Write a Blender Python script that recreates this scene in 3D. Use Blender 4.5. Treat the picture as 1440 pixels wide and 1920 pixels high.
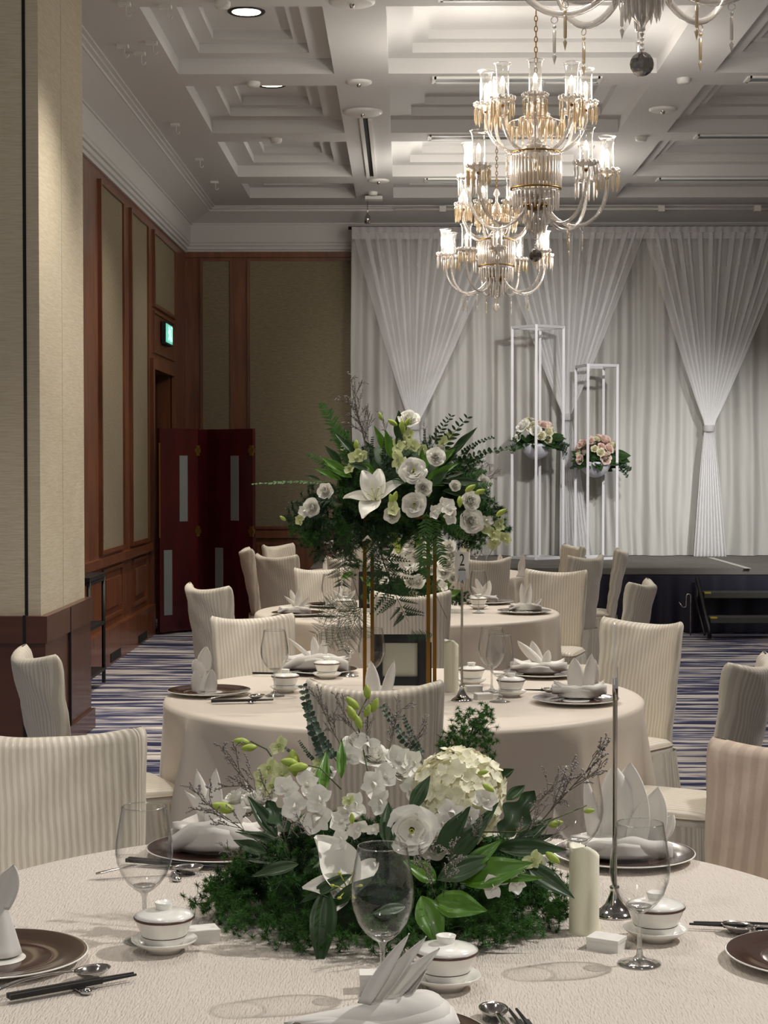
import bpy, math, random
from mathutils import Vector, Matrix, Euler
random.seed(7)
PI = math.pi
for _o in list(bpy.data.objects):
    bpy.data.objects.remove(_o)
SC = bpy.context.scene
COL = SC.collection

# ------------------------------------------------------------------ camera
CAM_POS = Vector((0.0, 0.0, 1.62))
FPX = 3300.0
cam_data = bpy.data.cameras.new('camera')
cam_data.sensor_fit = 'VERTICAL'
cam_data.sensor_height = 36.0
cam_data.lens = FPX / 1920.0 * 36.0
cam_data.clip_end = 80
cam_data.clip_start = 0.05
cam = bpy.data.objects.new('camera', cam_data)
COL.objects.link(cam)
cam.location = CAM_POS
CAM_ROT = Euler((math.radians(90) - math.atan(90 / FPX), 0, math.atan(37 / FPX)), 'XYZ')
cam.rotation_euler = CAM_ROT
SC.camera = cam
_RM = CAM_ROT.to_matrix()

# ------------------------------------------------------------------ world and exposure
SC.view_settings.view_transform = 'Standard'
SC.view_settings.look = 'None'
SC.view_settings.gamma = 1.0
SC.view_settings.use_curve_mapping = False
SC.view_settings.exposure = 0.45
world = bpy.data.worlds.new('world')
SC.world = world
world.use_nodes = True
world.node_tree.nodes['Background'].inputs[0].default_value = (1.0, 0.98, 0.97, 1)
world.node_tree.nodes['Background'].inputs[1].default_value = 0.19
SC.cycles.max_bounces = 8
SC.cycles.transparent_max_bounces = 32
SC.cycles.caustics_reflective = False
SC.cycles.caustics_refractive = False
SC.cycles.sample_clamp_indirect = 4.0


def spot(name, loc, aim, watts, size=60, blend=0.6, radius=0.06, color=(1.0, 0.86, 0.70)):
    l = bpy.data.lights.new(name, 'SPOT')
    l.energy = watts
    l.spot_size = math.radians(size)
    l.spot_blend = blend
    l.shadow_soft_size = radius
    l.color = color
    o = bpy.data.objects.new(name, l)
    COL.objects.link(o)
    o.location = loc
    d = Vector(aim) - Vector(loc)
    o.rotation_euler = d.to_track_quat('-Z', 'Y').to_euler()
    return o


WARM = (1.0, 0.93, 0.82)
NEUT = (1.0, 0.96, 0.91)
# table spots recessed in the right-hand coffers, out of the frame, plus an added fill lamp
spot('table_spot_or_fill', (3.1, 3.9, 4.35), (0.1, 3.3, 0.75), 470, 42, 0.7, 0.05, NEUT)
spot('table_spot_or_fill', (3.2, 7.4, 4.35), (0.0, 6.7, 0.75), 330, 46, 0.8, 0.06, NEUT)
spot('table_spot_or_fill', (2.9, 12.4, 4.35), (0.0, 10.6, 0.75), 300, 50, 0.8, 0.06, NEUT)
spot('table_spot_or_fill', (2.9, 15.6, 4.35), (0.0, 14.2, 0.75), 260, 50, 0.8, 0.06, WARM)
spot('table_spot_or_fill', (0.9, -0.9, 4.35), (0.0, 3.3, 0.85), 130, 50, 0.9, 0.12, NEUT)  # added fill behind the camera, brightens the front of the flowers
# left-hand coffer downlights
for yy, w in ((2.7, 60), (4.95, 120), (7.25, 210), (9.5, 230), (11.75, 150), (14.0, 120), (16.3, 50)):
    spot('coffer_light_or_fill', (-1.06, yy, 4.50), (-1.06 if yy < 11 else -1.7, yy, 0), w, 95, 0.8, 0.09, WARM)
for yy, w in ((7.25, 90), (11.75, 130), (14.0, 130)):
    spot('coffer_light_or_fill', (3.3, yy, 4.50), (3.3, yy, 0), w, 95, 0.8, 0.09, NEUT)  # added right-hand lamps without fixtures, to brighten the carpet there
# stage wash from unseen lamps in front of the stage
spot('stage_spotlight', (4.6, 12.0, 4.2), (3.5, 19.0, 0.8), 1350, 33, 1.0, 0.1, (1.0, 0.98, 0.95))
spot('stage_spotlight', (2.6, 12.5, 4.2), (1.6, 19.0, 1.6), 640, 40, 1.0, 0.1, (1.0, 0.98, 0.95))
spot('stage_spotlight', (-0.4, 13.2, 4.2), (0.4, 19.0, 2.2), 260, 38, 1.0, 0.1, (1.0, 0.95, 0.90))


# ------------------------------------------------------------------ pixel helpers (photo pixels to world points)
def _dir(px, py):
    return _RM @ Vector(((px - 720.0) / FPX, -(py - 960.0) / FPX, -1.0))


def P(px, py, z):
    d = _dir(px, py)
    return CAM_POS + d * ((z - CAM_POS.z) / d.z)


def Q(px, py, Y):
    d = _dir(px, py)
    return CAM_POS + d * (Y / d.y)


def lin(c):
    c = c / 255.0
    return c / 12.92 if c <= 0.04045 else ((c + 0.055) / 1.055) ** 2.4


def rgb(r, g, b):
    return (lin(r), lin(g), lin(b), 1.0)


# ------------------------------------------------------------------ mesh builder
class MB:
    def __init__(self):
        self.v = []
        self.f = []
        self.uv = None
        self.mi = []

    def add(self, vs, fs, uvs=None, M=None):
        o = len(self.v)
        if M is not None:
            vs = [M @ Vector(p) for p in vs]
        self.v += [tuple(p) for p in vs]
        self.f += [tuple(i + o for i in f) for f in fs]
        if uvs is not None:
            if self.uv is None:
                self.uv = [(0, 0)] * o
            self.uv += uvs
        elif self.uv is not None:
            self.uv += [(0, 0)] * len(vs)
        return self

    def box(self, c, s, rot=None):
        x, y, z = s[0] / 2, s[1] / 2, s[2] / 2
        vs = [Vector(p) for p in ((-x, -y, -z), (x, -y, -z), (x, y, -z), (-x, y, -z), (-x, -y, z), (x, -y, z), (x, y, z), (-x, y, z))]
        if rot is not None:
            R = Euler(rot).to_matrix()
            vs = [R @ p for p in vs]
        c = Vector(c)
        return self.add([p + c for p in vs], [(3, 2, 1, 0), (4, 5, 6, 7), (0, 1, 5, 4), (1, 2, 6, 5), (2, 3, 7, 6), (3, 0, 4, 7)])

    def span(self, a, b):
        return self.box([(a[i] + b[i]) / 2 for i in range(3)], [abs(b[i] - a[i]) for i in range(3)])

    def tube(self, pts, r, n=8, cap=True):
        pts = [Vector(p) for p in pts]
        if not isinstance(r, (list, tuple)):
            r = [r] * len(pts)
        vs, fs = [], []
        up = None
        for i, p in enumerate(pts):
            t = (pts[min(i + 1, len(pts) - 1)] - pts[max(i - 1, 0)])
            t = t.normalized() if t.length > 1e-9 else Vector((0, 0, 1))
            if up is None:
                up = Vector((0, 0, 1)) if abs(t.z) < 0.9 else Vector((1, 0, 0))
            a = t.cross(up)
            if a.length < 1e-6:
                a = t.cross(Vector((0, 1, 0)))
            a.normalize()
            b = t.cross(a).normalized()
            up = -b if (-b).dot(up) > 0 else b
            for k in range(n):
                an = 2 * PI * k / n
                vs.append(p + a * (math.cos(an) * r[i]) + b * (math.sin(an) * r[i]))
        for i in range(len(pts) - 1):
            for k in range(n):
                k2 = (k + 1) % n
                fs.append((i * n + k, i * n + k2, (i + 1) * n + k2, (i + 1) * n + k))
        if cap:
            fs.append(tuple(range(n - 1, -1, -1)))
            fs.append(tuple(range((len(pts) - 1) * n, len(pts) * n)))
        return self.add(vs, fs)

    def lathe(self, prof, n=32, c=(0, 0, 0), M=None):
        vs, fs = [], []
        for (r, z) in prof:
            r = max(r, 1e-5)
            for k in range(n):
                a = 2 * PI * k / n
                vs.append((c[0] + r * math.cos(a), c[1] + r * math.sin(a), c[2] + z))
        for i in range(len(prof) - 1):
            for k in range(n):
                k2 = (k + 1) % n
                fs.append((i * n + k, i * n + k2, (i + 1) * n + k2, (i + 1) * n + k))
        return self.add(vs, fs, None, M)

    def grid(self, fn, nu, nv, uvfn=None, M=None, close_u=False):
        vs, fs, uvs = [], [], []
        for j in range(nv + 1):
            for i in range(nu + (0 if close_u else 1)):
                u, v = i / nu, j / nv
                vs.append(fn(u, v))
                if uvfn:
                    uvs.append(uvfn(u, v))
        w = nu if close_u else nu + 1
        for j in range(nv):
            for i in range(nu):
                i2 = (i + 1) % w
                fs.append((j * w + i, j * w + i2, (j + 1) * w + i2, (j + 1) * w + i))
        return self.add(vs, fs, uvs if uvfn else None, M)

    def ball(self, c, r, n=12, m=8, sc=(1, 1, 1)):
        c = Vector(c)
        return self.grid(lambda u, v: (c.x + r * sc[0] * math.sin(PI * v) * math.cos(2 * PI * u), c.y + r * sc[1] * math.sin(PI * v) * math.sin(2 * PI * u), c.z - r * sc[2] * math.cos(PI * v)), n, m, close_u=True)

    def mesh(self, name, mat=None, smooth=True):
        me = bpy.data.meshes.new(name)
        me.from_pydata(self.v, [], self.f)
        if self.uv is not None:
            l = me.uv_layers.new(name='UVMap')
            idx = [0] * len(me.loops)
            me.loops.foreach_get('vertex_index', idx)
            flat = []
            for i in idx:
                flat += [self.uv[i][0], self.uv[i][1]]
            l.data.foreach_set('uv', flat)
        if mat:
            me.materials.append(mat)
        if smooth:
            me.polygons.foreach_set('use_smooth', [True] * len(me.polygons))
        me.validate()
        me.update()
        return me

    def build(self, name, mat=None, parent=None, smooth=True, angle=None):
        me = self.mesh(name, mat, smooth)
        if angle:
            try:
                me.set_sharp_from_angle(angle=math.radians(angle))
            except Exception:
                pass
        return obj(name, me, parent)


def obj(name, me, parent=None, M=None):
    o = bpy.data.objects.new(name, me)
    COL.objects.link(o)
    if parent is not None:
        o.parent = parent
    if M is not None:
        o.matrix_local = M
    return o


def thing(name, label, cat, loc=(0, 0, 0), rz=0.0, group=None):
    o = bpy.data.objects.new(name, None)
    o.empty_display_size = 0.1
    COL.objects.link(o)
    o.location = loc
    o.rotation_euler = (0, 0, rz)
    o['label'] = label
    o['category'] = cat
    if group:
        o['group'] = group
    return o


def tag(o, label, cat, group=None):
    o['label'] = label
    o['category'] = cat
    if group:
        o['group'] = group
    return o


def struct(o):
    o['kind'] = 'structure'
    return o


def stuff(o):
    o['kind'] = 'stuff'
    return o


def dup(root, loc, rz=None, label=None, group=None, scale=None):
    r = root.copy()
    COL.objects.link(r)
    r.location = loc
    if rz is not None:
        r.rotation_euler = (0, 0, rz)
    if scale:
        r.scale = (scale, scale, scale)
    if label:
        r['label'] = label
    if group:
        r['group'] = group
    for ch in list(root.children):
        c = ch.copy()
        COL.objects.link(c)
        c.parent = r
        for g in list(ch.children):
            d = g.copy()
            COL.objects.link(d)
            d.parent = c
    return r


def frame(d, up=(0, 0, 1), loc=(0, 0, 0), s=1.0):
    """matrix whose local +Y runs along d and local +Z leans to up"""
    y = Vector(d).normalized()
    z = Vector(up)
    x = y.cross(z)
    if x.length < 1e-4:
        x = y.cross(Vector((1, 0, 0.3)))
    x.normalize()
    z = x.cross(y).normalized()
    M = Matrix(((x.x * s, y.x * s, z.x * s, loc[0]), (x.y * s, y.y * s, z.y * s, loc[1]), (x.z * s, y.z * s, z.z * s, loc[2]), (0, 0, 0, 1)))
    return M


def facing(n, loc=(0, 0, 0), s=1.0, roll=0.0):
    """matrix whose local +Z runs along n"""
    q = Vector(n).to_track_quat('Z', 'Y')
    M = Matrix.Translation(Vector(loc)) @ q.to_matrix().to_4x4() @ Matrix.Rotation(roll, 4, 'Z') @ Matrix.Scale(s, 4)
    return M


# ------------------------------------------------------------------ materials
def newmat(name):
    m = bpy.data.materials.new(name)
    m.use_nodes = True
    nt = m.node_tree
    b = nt.nodes['Principled BSDF']
    return m, nt, b


def N(nt, typ, **kw):
    n = nt.nodes.new(typ)
    for k, v in kw.items():
        setattr(n, k, v)
    return n


def plain(name, col, rough=0.5, metal=0.0, bump=None, var=None, coat=0.0, emit=None, trans=0.0, sheen=0.0, coords='Object'):
    m, nt, b = newmat(name)
    b.inputs['Base Color'].default_value = col
    b.inputs['Roughness'].default_value = rough
    b.inputs['Metallic'].default_value = metal
    if coat:
        b.inputs['Coat Weight'].default_value = coat
        b.inputs['Coat Roughness'].default_value = 0.12
    if sheen:
        b.inputs['Sheen Weight'].default_value = sheen
        b.inputs['Sheen Roughness'].default_value = 0.4
    if emit:
        b.inputs['Emission Color'].default_value = emit[0]
        b.inputs['Emission Strength'].default_value = emit[1]
    if bump or var:
        tc = N(nt, 'ShaderNodeTexCoord')
        mp = N(nt, 'ShaderNodeMapping')
        nt.links.new(tc.outputs[coords], mp.inputs[0])
    if bump:   # (scale xyz, strength, distance)
        mp.inputs['Scale'].default_value = bump[0]
        nz = N(nt, 'ShaderNodeTexNoise')
        nz.inputs['Scale'].default_value = 1.0
        nz.inputs['Detail'].default_value = 3.0
        nt.links.new(mp.outputs[0], nz.inputs['Vector'])
        bp = N(nt, 'ShaderNodeBump')
        bp.inputs['Strength'].default_value = bump[1]
        bp.inputs['Distance'].default_value = bump[2]
        nt.links.new(nz.outputs[0], bp.inputs['Height'])
        nt.links.new(bp.outputs[0], b.inputs['Normal'])
    if var:    # (scale xyz, other colour)
        mp2 = N(nt, 'ShaderNodeMapping')
        mp2.inputs['Scale'].default_value = var[0]
        nt.links.new(tc.outputs[coords], mp2.inputs[0])
        nz2 = N(nt, 'ShaderNodeTexNoise')
        nz2.inputs['Scale'].default_value = 1.0
        nz2.inputs['Detail'].default_value = 4.0
        nt.links.new(mp2.outputs[0], nz2.inputs['Vector'])
        rp = N(nt, 'ShaderNodeValToRGB')
        rp.color_ramp.elements[0].position = 0.35
        rp.color_ramp.elements[1].position = 0.68
        rp.color_ramp.elements[0].color = col
        rp.color_ramp.elements[1].color = var[1]
        nt.links.new(nz2.outputs[0], rp.inputs[0])
        nt.links.new(rp.outputs[0], b.inputs['Base Color'])
    if trans:
        out = nt.nodes['Material Output']
        tl = N(nt, 'ShaderNodeBsdfTranslucent')
        tl.inputs['Color'].default_value = col
        mx = N(nt, 'ShaderNodeMixShader')
        mx.inputs[0].default_value = trans
        nt.links.new(b.outputs[0], mx.inputs[1])
        nt.links.new(tl.outputs[0], mx.inputs[2])
        nt.links.new(mx.outputs[0], out.inputs[0])
    return m


def thin_glass(name, tint=(1, 1, 1, 1), gloss=0.9, rough=0.02, power=0.6, base=0.03, expo=4.0, edge=0.4, milk=0.0):
    """thin-walled glass: clear through the middle, mirror-like at grazing angles"""
    m, nt, b = newmat(name)
    nt.nodes.remove(b)
    out = nt.nodes['Material Output']
    tr = N(nt, 'ShaderNodeBsdfTransparent')
    tr.inputs[0].default_value = tint
    gl = N(nt, 'ShaderNodeBsdfGlossy')
    gl.inputs['Color'].default_value = (gloss, gloss, gloss, 1)
    gl.inputs['Roughness'].default_value = rough
    lw = N(nt, 'ShaderNodeLayerWeight')
    lw.inputs['Blend'].default_value = 0.5
    pw = N(nt, 'ShaderNodeMath', operation='POWER')
    pw.inputs[1].default_value = expo
    nt.links.new(lw.outputs['Facing'], pw.inputs[0])
    ma = N(nt, 'ShaderNodeMath', operation='MULTIPLY_ADD')
    ma.inputs[1].default_value = power
    ma.inputs[2].default_value = base
    ma.use_clamp = True
    nt.links.new(pw.outputs[0], ma.inputs[0])
    mx = N(nt, 'ShaderNodeMixShader')
    nt.links.new(ma.outputs[0], mx.inputs[0])
    nt.links.new(tr.outputs[0], mx.inputs[1])
    nt.links.new(gl.outputs[0], mx.inputs[2])
    ed = N(nt, 'ShaderNodeMix', data_type='RGBA')      # dark outline painted into the tint toward the silhouette
    p2 = N(nt, 'ShaderNodeMath', operation='POWER')
    p2.inputs[1].default_value = 5.0
    nt.links.new(lw.outputs['Facing'], p2.inputs[0])
    nt.links.new(p2.outputs[0], ed.inputs['Factor'])
    ed.inputs['A'].default_value = tint
    ed.inputs['B'].default_value = (tint[0] * edge, tint[1] * edge, tint[2] * edge, 1)
    nt.links.new(ed.outputs['Result'], tr.inputs[0])
    last = mx
    if milk:
        df = N(nt, 'ShaderNodeBsdfDiffuse')
        df.inputs[0].default_value = (min(1, tint[0] * 1.05), tint[1], tint[2], 1)
        m3 = N(nt, 'ShaderNodeMixShader')
        m3.inputs[0].default_value = milk
        nt.links.new(mx.outputs[0], m3.inputs[1])
        nt.links.new(df.outputs[0], m3.inputs[2])
        last = m3
    nt.links.new(last.outputs[0], out.inputs[0])
    return m


def emissive(name, col, strength):
    m, nt, b = newmat(name)
    b.inputs['Base Color'].default_value = (0.9, 0.9, 0.9, 1)
    b.inputs['Emission Color'].default_value = col
    b.inputs['Emission Strength'].default_value = strength
    return m


def stripe_mat(name, c1, c2, pitch):
    m, nt, b = newmat(name)
    tc = N(nt, 'ShaderNodeTexCoord')
    sp = N(nt, 'ShaderNodeSeparateXYZ')
    nt.links.new(tc.outputs['UV'], sp.inputs[0])
    nz = N(nt, 'ShaderNodeTexNoise')
    nz.inputs['Scale'].default_value = 7.0
    nz.inputs['Detail'].default_value = 3.0
    nt.links.new(tc.outputs['UV'], nz.inputs['Vector'])
    wob = N(nt, 'ShaderNodeMath', operation='MULTIPLY_ADD')
    wob.inputs[1].default_value = 0.012
    nt.links.new(nz.outputs[0], wob.inputs[0])
    nt.links.new(sp.outputs[0], wob.inputs[2])
    mu = N(nt, 'ShaderNodeMath', operation='MULTIPLY')
    mu.inputs[1].default_value = 2 * PI / pitch
    nt.links.new(wob.outputs[0], mu.inputs[0])
    sn = N(nt, 'ShaderNodeMath', operation='SINE')
    nt.links.new(mu.outputs[0], sn.inputs[0])
    rp = N(nt, 'ShaderNodeValToRGB')
    rp.color_ramp.elements[0].position = 0.0
    rp.color_ramp.elements[1].position = 1.0
    mr = N(nt, 'ShaderNodeMapRange')
    mr.inputs['From Min'].default_value = -0.35
    mr.inputs['From Max'].default_value = 0.35
    nt.links.new(sn.outputs[0], mr.inputs['Value'])
    nt.links.new(mr.outputs[0], rp.inputs[0])
    rp.color_ramp.elements[0].color = c1
    rp.color_ramp.elements[1].color = c2
    nt.links.new(rp.outputs[0], b.inputs['Base Color'])
    rr = N(nt, 'ShaderNodeMapRange')
    rr.inputs['To Min'].default_value = 0.62
    rr.inputs['To Max'].default_value = 0.40
    nt.links.new(mr.outputs[0], rr.inputs['Value'])
    nt.links.new(rr.outputs[0], b.inputs['Roughness'])
    # wrinkles and puckered stripes
    mp = N(nt, 'ShaderNodeMapping')
    mp.inputs['Scale'].default_value = (26, 9, 1)
    nt.links.new(tc.outputs['UV'], mp.inputs[0])
    wr = N(nt, 'ShaderNodeTexNoise')
    wr.inputs['Scale'].default_value = 1.0
    wr.inputs['Detail'].default_value = 4.0
    nt.links.new(mp.outputs[0], wr.inputs['Vector'])
    ad = N(nt, 'ShaderNodeMath', operation='MULTIPLY_ADD')
    ad.inputs[1].default_value = 0.13
    nt.links.new(sn.outputs[0], ad.inputs[0])
    nt.links.new(wr.outputs[0], ad.inputs[2])
    bp = N(nt, 'ShaderNodeBump')
    bp.inputs['Strength'].default_value = 0.6
    bp.inputs['Distance'].default_value = 0.0055
    nt.links.new(ad.outputs[0], bp.inputs['Height'])
    nt.links.new(bp.outputs[0], b.inputs['Normal'])
    b.inputs['Sheen Weight'].default_value = 0.15
    return m


def sheer_mat():
    m, nt, b = newmat('sheer')
    nt.nodes.remove(b)
    out = nt.nodes['Material Output']
    df = N(nt, 'ShaderNodeBsdfDiffuse')
    df.inputs[0].default_value = (0.93, 0.93, 0.94, 1)
    tl = N(nt, 'ShaderNodeBsdfTranslucent')
    tl.inputs[0].default_value = (0.90, 0.90, 0.91, 1)
    m1 = N(nt, 'ShaderNodeMixShader')
    m1.inputs[0].default_value = 0.3
    nt.links.new(df.outputs[0], m1.inputs[1])
    nt.links.new(tl.outputs[0], m1.inputs[2])
    tr = N(nt, 'ShaderNodeBsdfTransparent')
    lw = N(nt, 'ShaderNodeLayerWeight')
    lw.inputs['Blend'].default_value = 0.5
    mr = N(nt, 'ShaderNodeMapRange')
    mr.inputs['From Min'].default_value = 0.0
    mr.inputs['From Max'].default_value = 0.75
    mr.inputs['To Min'].default_value = 0.22
    mr.inputs['To Max'].default_value = 0.95
    nt.links.new(lw.outputs['Facing'], mr.inputs['Value'])
    tc = N(nt, 'ShaderNodeTexCoord')
    sp = N(nt, 'ShaderNodeSeparateXYZ')
    nt.links.new(tc.outputs['UV'], sp.inputs[0])
    de = N(nt, 'ShaderNodeMath', operation='ADD')      # gathered cloth is denser; UV v carries the gathering
    de.use_clamp = True
    nt.links.new(mr.outputs[0], de.inputs[0])
    nt.links.new(sp.outputs[1], de.inputs[1])
    m2 = N(nt, 'ShaderNodeMixShader')
    nt.links.new(de.outputs[0], m2.inputs[0])
    nt.links.new(tr.outputs[0], m2.inputs[1])
    nt.links.new(m1.outputs[0], m2.inputs[2])
    nt.links.new(m2.outputs[0], out.inputs[0])
    return m


def carpet_mat():
    m, nt, b = newmat('carpet')
    tc = N(nt, 'ShaderNodeTexCoord')
    mp = N(nt, 'ShaderNodeMapping')
    mp.inputs['Scale'].default_value = (1.1, 9.5, 1)
    nt.links.new(tc.outputs['Object'], mp.inputs[0])
    nz = N(nt, 'ShaderNodeTexNoise')
    nz.inputs['Scale'].default_value = 1.0
    nz.inputs['Detail'].default_value = 5.0
    nz.inputs['Roughness'].default_value = 0.62
    nz.inputs['Distortion'].default_value = 0.25
    nt.links.new(mp.outputs[0], nz.inputs['Vector'])
    rp = N(nt, 'ShaderNodeValToRGB')
    e = rp.color_ramp.elements
    e[0].position = 0.40
    e[0].color = rgb(26, 30, 66)
    e[1].position = 0.66
    e[1].color = rgb(216, 208, 200)
    for p, c in ((0.465, rgb(50, 54, 92)), (0.51, rgb(128, 126, 138)), (0.56, rgb(188, 181, 175))):
        x = e.new(p)
        x.color = c
    nt.links.new(nz.outputs[0], rp.inputs[0])
    nt.links.new(rp.outputs[0], b.inputs['Base Color'])
    b.inputs['Roughness'].default_value = 0.95
    return m


M_ = {}
M_['ceiling'] = plain('ceiling_paint', rgb(206, 205, 204), 0.75)
M_['cornice'] = plain('cornice_paint', rgb(206, 205, 203), 0.6)
M_['white'] = plain('white_paint', rgb(225, 224, 220), 0.5)
M_['wood'] = plain('wood', rgb(128, 76, 46), 0.36, var=((14, 14, 1.6), rgb(96, 54, 32)), coat=0.25)
M_['wood_dark'] = plain('wood_dark', rgb(84, 44, 28), 0.4, var=((1.2, 14, 14), rgb(66, 32, 18)), coat=0.3)
M_['fabric'] = plain('wall_fabric', rgb(142, 129, 104), 0.9, bump=((60, 60, 260), 0.5, 0.003), var=((20, 20, 160), rgb(122, 112, 92)))
M_['pillar'] = plain('pillar_fabric', rgb(200, 190, 169), 0.85, bump=((40, 40, 260), 0.5, 0.002), var=((10, 10, 140), rgb(186, 174, 150)))
M_['black'] = plain('black', rgb(16, 16, 18), 0.45)
M_['gap'] = plain('gap_black', rgb(6, 6, 6), 0.8)
M_['screen'] = plain('red_lacquer', rgb(78, 16, 18), 0.3, var=((6, 6, 1.2), rgb(56, 10, 12)), coat=0.3)
M_['frost'] = plain('frosted_glass', rgb(132, 138, 138), 0.4)
M_['brass'] = plain('brass', rgb(190, 160, 90), 0.3, 1.0)
M_['gold'] = plain('gold', rgb(128, 94, 42), 0.34, 1.0)
M_['chrome'] = plain('chrome', (0.60, 0.58, 0.56, 1), 0.09, 1.0)
M_['chrome_dark_reflection'] = plain('chrome_dark_reflection', (0.30, 0.28, 0.26, 1), 0.12, 1.0)  # chrome darkened in colour to imitate dark surroundings mirrored in the poles
M_['cloth'] = plain('cream_cloth', rgb(212, 202, 192), 0.58, bump=((300, 55, 55), 1.0, 0.005), sheen=0.15)
M_['satin'] = plain('satin_cloth', rgb(208, 197, 184), 0.5, bump=((150, 150, 150), 0.12, 0.001), sheen=0.15)
M_['cover'] = stripe_mat('chair_cover', rgb(192, 183, 168), rgb(212, 204, 189), 0.0185)
M_['cover_pink'] = stripe_mat('chair_cover_rose', rgb(190, 170, 154), rgb(204, 186, 168), 0.036)
M_['cover_plain'] = plain('chair_cover_plain', rgb(186, 172, 152), 0.55, bump=((18, 18, 6), 0.6, 0.012), sheen=0.15)
M_['napkin'] = plain('napkin', rgb(232, 228, 222), 0.8, trans=0.12, bump=((90, 90, 90), 0.1, 0.001))
M_['china'] = plain('porcelain', rgb(238, 236, 230), 0.18, coat=0.4)
M_['brownglaze'] = plain('brown_glaze', rgb(62, 42, 34), 0.16, coat=0.5)
M_['band'] = plain('brown_band', rgb(86, 58, 52), 0.3)
M_['sheer'] = sheer_mat()
M_['drape'] = plain('grey_drape', rgb(178, 177, 172), 0.6, bump=((3, 3, 1.5), 0.3, 0.03), sheen=0.2)
M_['band_cloth'] = plain('heading_band', rgb(205, 203, 204), 0.8, trans=0.3)
M_['stage'] = plain('stage_top', rgb(112, 110, 104), 0.8, var=((2, 2, 2), rgb(98, 94, 88)))
M_['navy'] = plain('navy_skirt', rgb(17, 16, 38), 0.55)
M_['tread'] = plain('step_tread', rgb(72, 74, 71), 0.6)
M_['yellow'] = plain('yellow_mark', rgb(200, 180, 60), 0.5)
M_['tape'] = plain('white_tape', rgb(200, 198, 190), 0.6)
M_['carpet'] = carpet_mat()
M_['frame_white'] = plain('white_metal', rgb(212, 212, 216), 0.35)
M_['bowl'] = plain('white_bowl', rgb(205, 207, 218), 0.35)
M_['candle'] = plain('candle_wax', rgb(244, 241, 218), 0.5, trans=0.12)
M_['glass'] = thin_glass('wine_glass', (0.99, 0.99, 0.99, 1), 0.95, 0.015, 0.7, 0.025, 3.5, 0.35)
M_['glass_rim'] = thin_glass('glass_edge', (0.85, 0.86, 0.85, 1), 1.0, 0.08, 0.6, 0.22, 2.0)
M_['shade'] = thin_glass('lamp_shade_glass', (0.96, 0.96, 0.95, 1), 1.0, 0.05, 0.6, 0.08, 3.0, 0.6, 0.04)
M_['arm'] = thin_glass('arm_glass', (0.86, 0.84, 0.80, 1), 1.0, 0.06, 0.6, 0.28, 1.5, 0.5, 0.22)
M_['crystal'] = thin_glass('crystal', (0.92, 0.89, 0.84, 1), 1.0, 0.05, 0.6, 0.32, 1.5, 0.6, 0.30)
M_['amber'] = thin_glass('amber_crystal', (0.84, 0.72, 0.50, 1), 0.95, 0.05, 0.6, 0.28, 1.5, 0.6, 0.30)
M_['dark_crystal'] = thin_glass('dark_crystal', (0.30, 0.29, 0.28, 1), 0.9, 0.03, 0.6, 0.12, 2.0)
M_['bulb'] = emissive('bulb', (1.0, 0.90, 0.76, 1), 22.0)
M_['tube'] = emissive('candle_tube', (1.0, 0.90, 0.78, 1), 0.35)  # faint glow put into the sleeve, as if the bulb lit it through
M_['downlight'] = emissive('downlight_lens', (1.0, 0.93, 0.72, 1), 6.0)
M_['exit'] = emissive('exit_green', (0.0, 0.42, 0.28, 1), 0.8)
M_['exit_white'] = emissive('exit_white', (0.35, 0.95, 0.8, 1), 0.9)
M_['paper'] = plain('paper', rgb(226, 224, 218), 0.7)
M_['mat'] = plain('mat_board', rgb(196, 194, 180), 0.8)
M_['ink'] = plain('ink', rgb(28, 26, 26), 0.6)
M_['petal'] = plain('white_petal', rgb(242, 240, 232), 0.6, trans=0.12)
M_['cream_petal'] = plain('cream_petal', rgb(238, 234, 202), 0.55, trans=0.2, var=((60, 60, 60), rgb(246, 244, 224)))
M_['pink_petal'] = plain('pink_petal', rgb(244, 222, 212), 0.55, trans=0.2)
M_['green_petal'] = plain('green_petal', rgb(214, 220, 168), 0.5, trans=0.25)
M_['bud'] = plain('bud', rgb(184, 200, 96), 0.45, trans=0.15, var=((30, 30, 30), rgb(150, 176, 66)))
M_['heart'] = plain('flower_heart', rgb(176, 178, 70), 0.6)
M_['leaf'] = plain('dark_leaf', rgb(44, 74, 32), 0.45, coat=0.04, var=((12, 12, 12), rgb(28, 52, 24)), trans=0.12)
M_['bright_leaf'] = plain('bright_leaf', rgb(92, 138, 38), 0.42, coat=0.06, var=((10, 10, 10), rgb(56, 98, 26)), trans=0.2)
M_['fern'] = plain('fern', rgb(74, 122, 52), 0.6, trans=0.25, var=((14, 14, 14), rgb(44, 84, 34)))
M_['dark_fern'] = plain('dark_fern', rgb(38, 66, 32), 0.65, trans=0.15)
M_['euca'] = plain('eucalyptus', rgb(62, 82, 66), 0.5, trans=0.1)
M_['stem'] = plain('stem', rgb(70, 84, 40), 0.6)
M_['misty'] = plain('misty_flower', rgb(150, 142, 140), 0.8)
M_['twig'] = plain('twig', rgb(84, 76, 62), 0.8)

# ================================================================== ROOM
XL, YB, ZC = -2.42, 19.5, 4.42
YN, XR = -2.5, 7.0
floor = struct(MB().add([(-5, YN, 0), (XR, YN, 0), (XR, YB + 0.2, 0), (-5, YB + 0.2, 0)], [(0, 1, 2, 3)]).build('floor', M_['carpet'], smooth=False))

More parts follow.
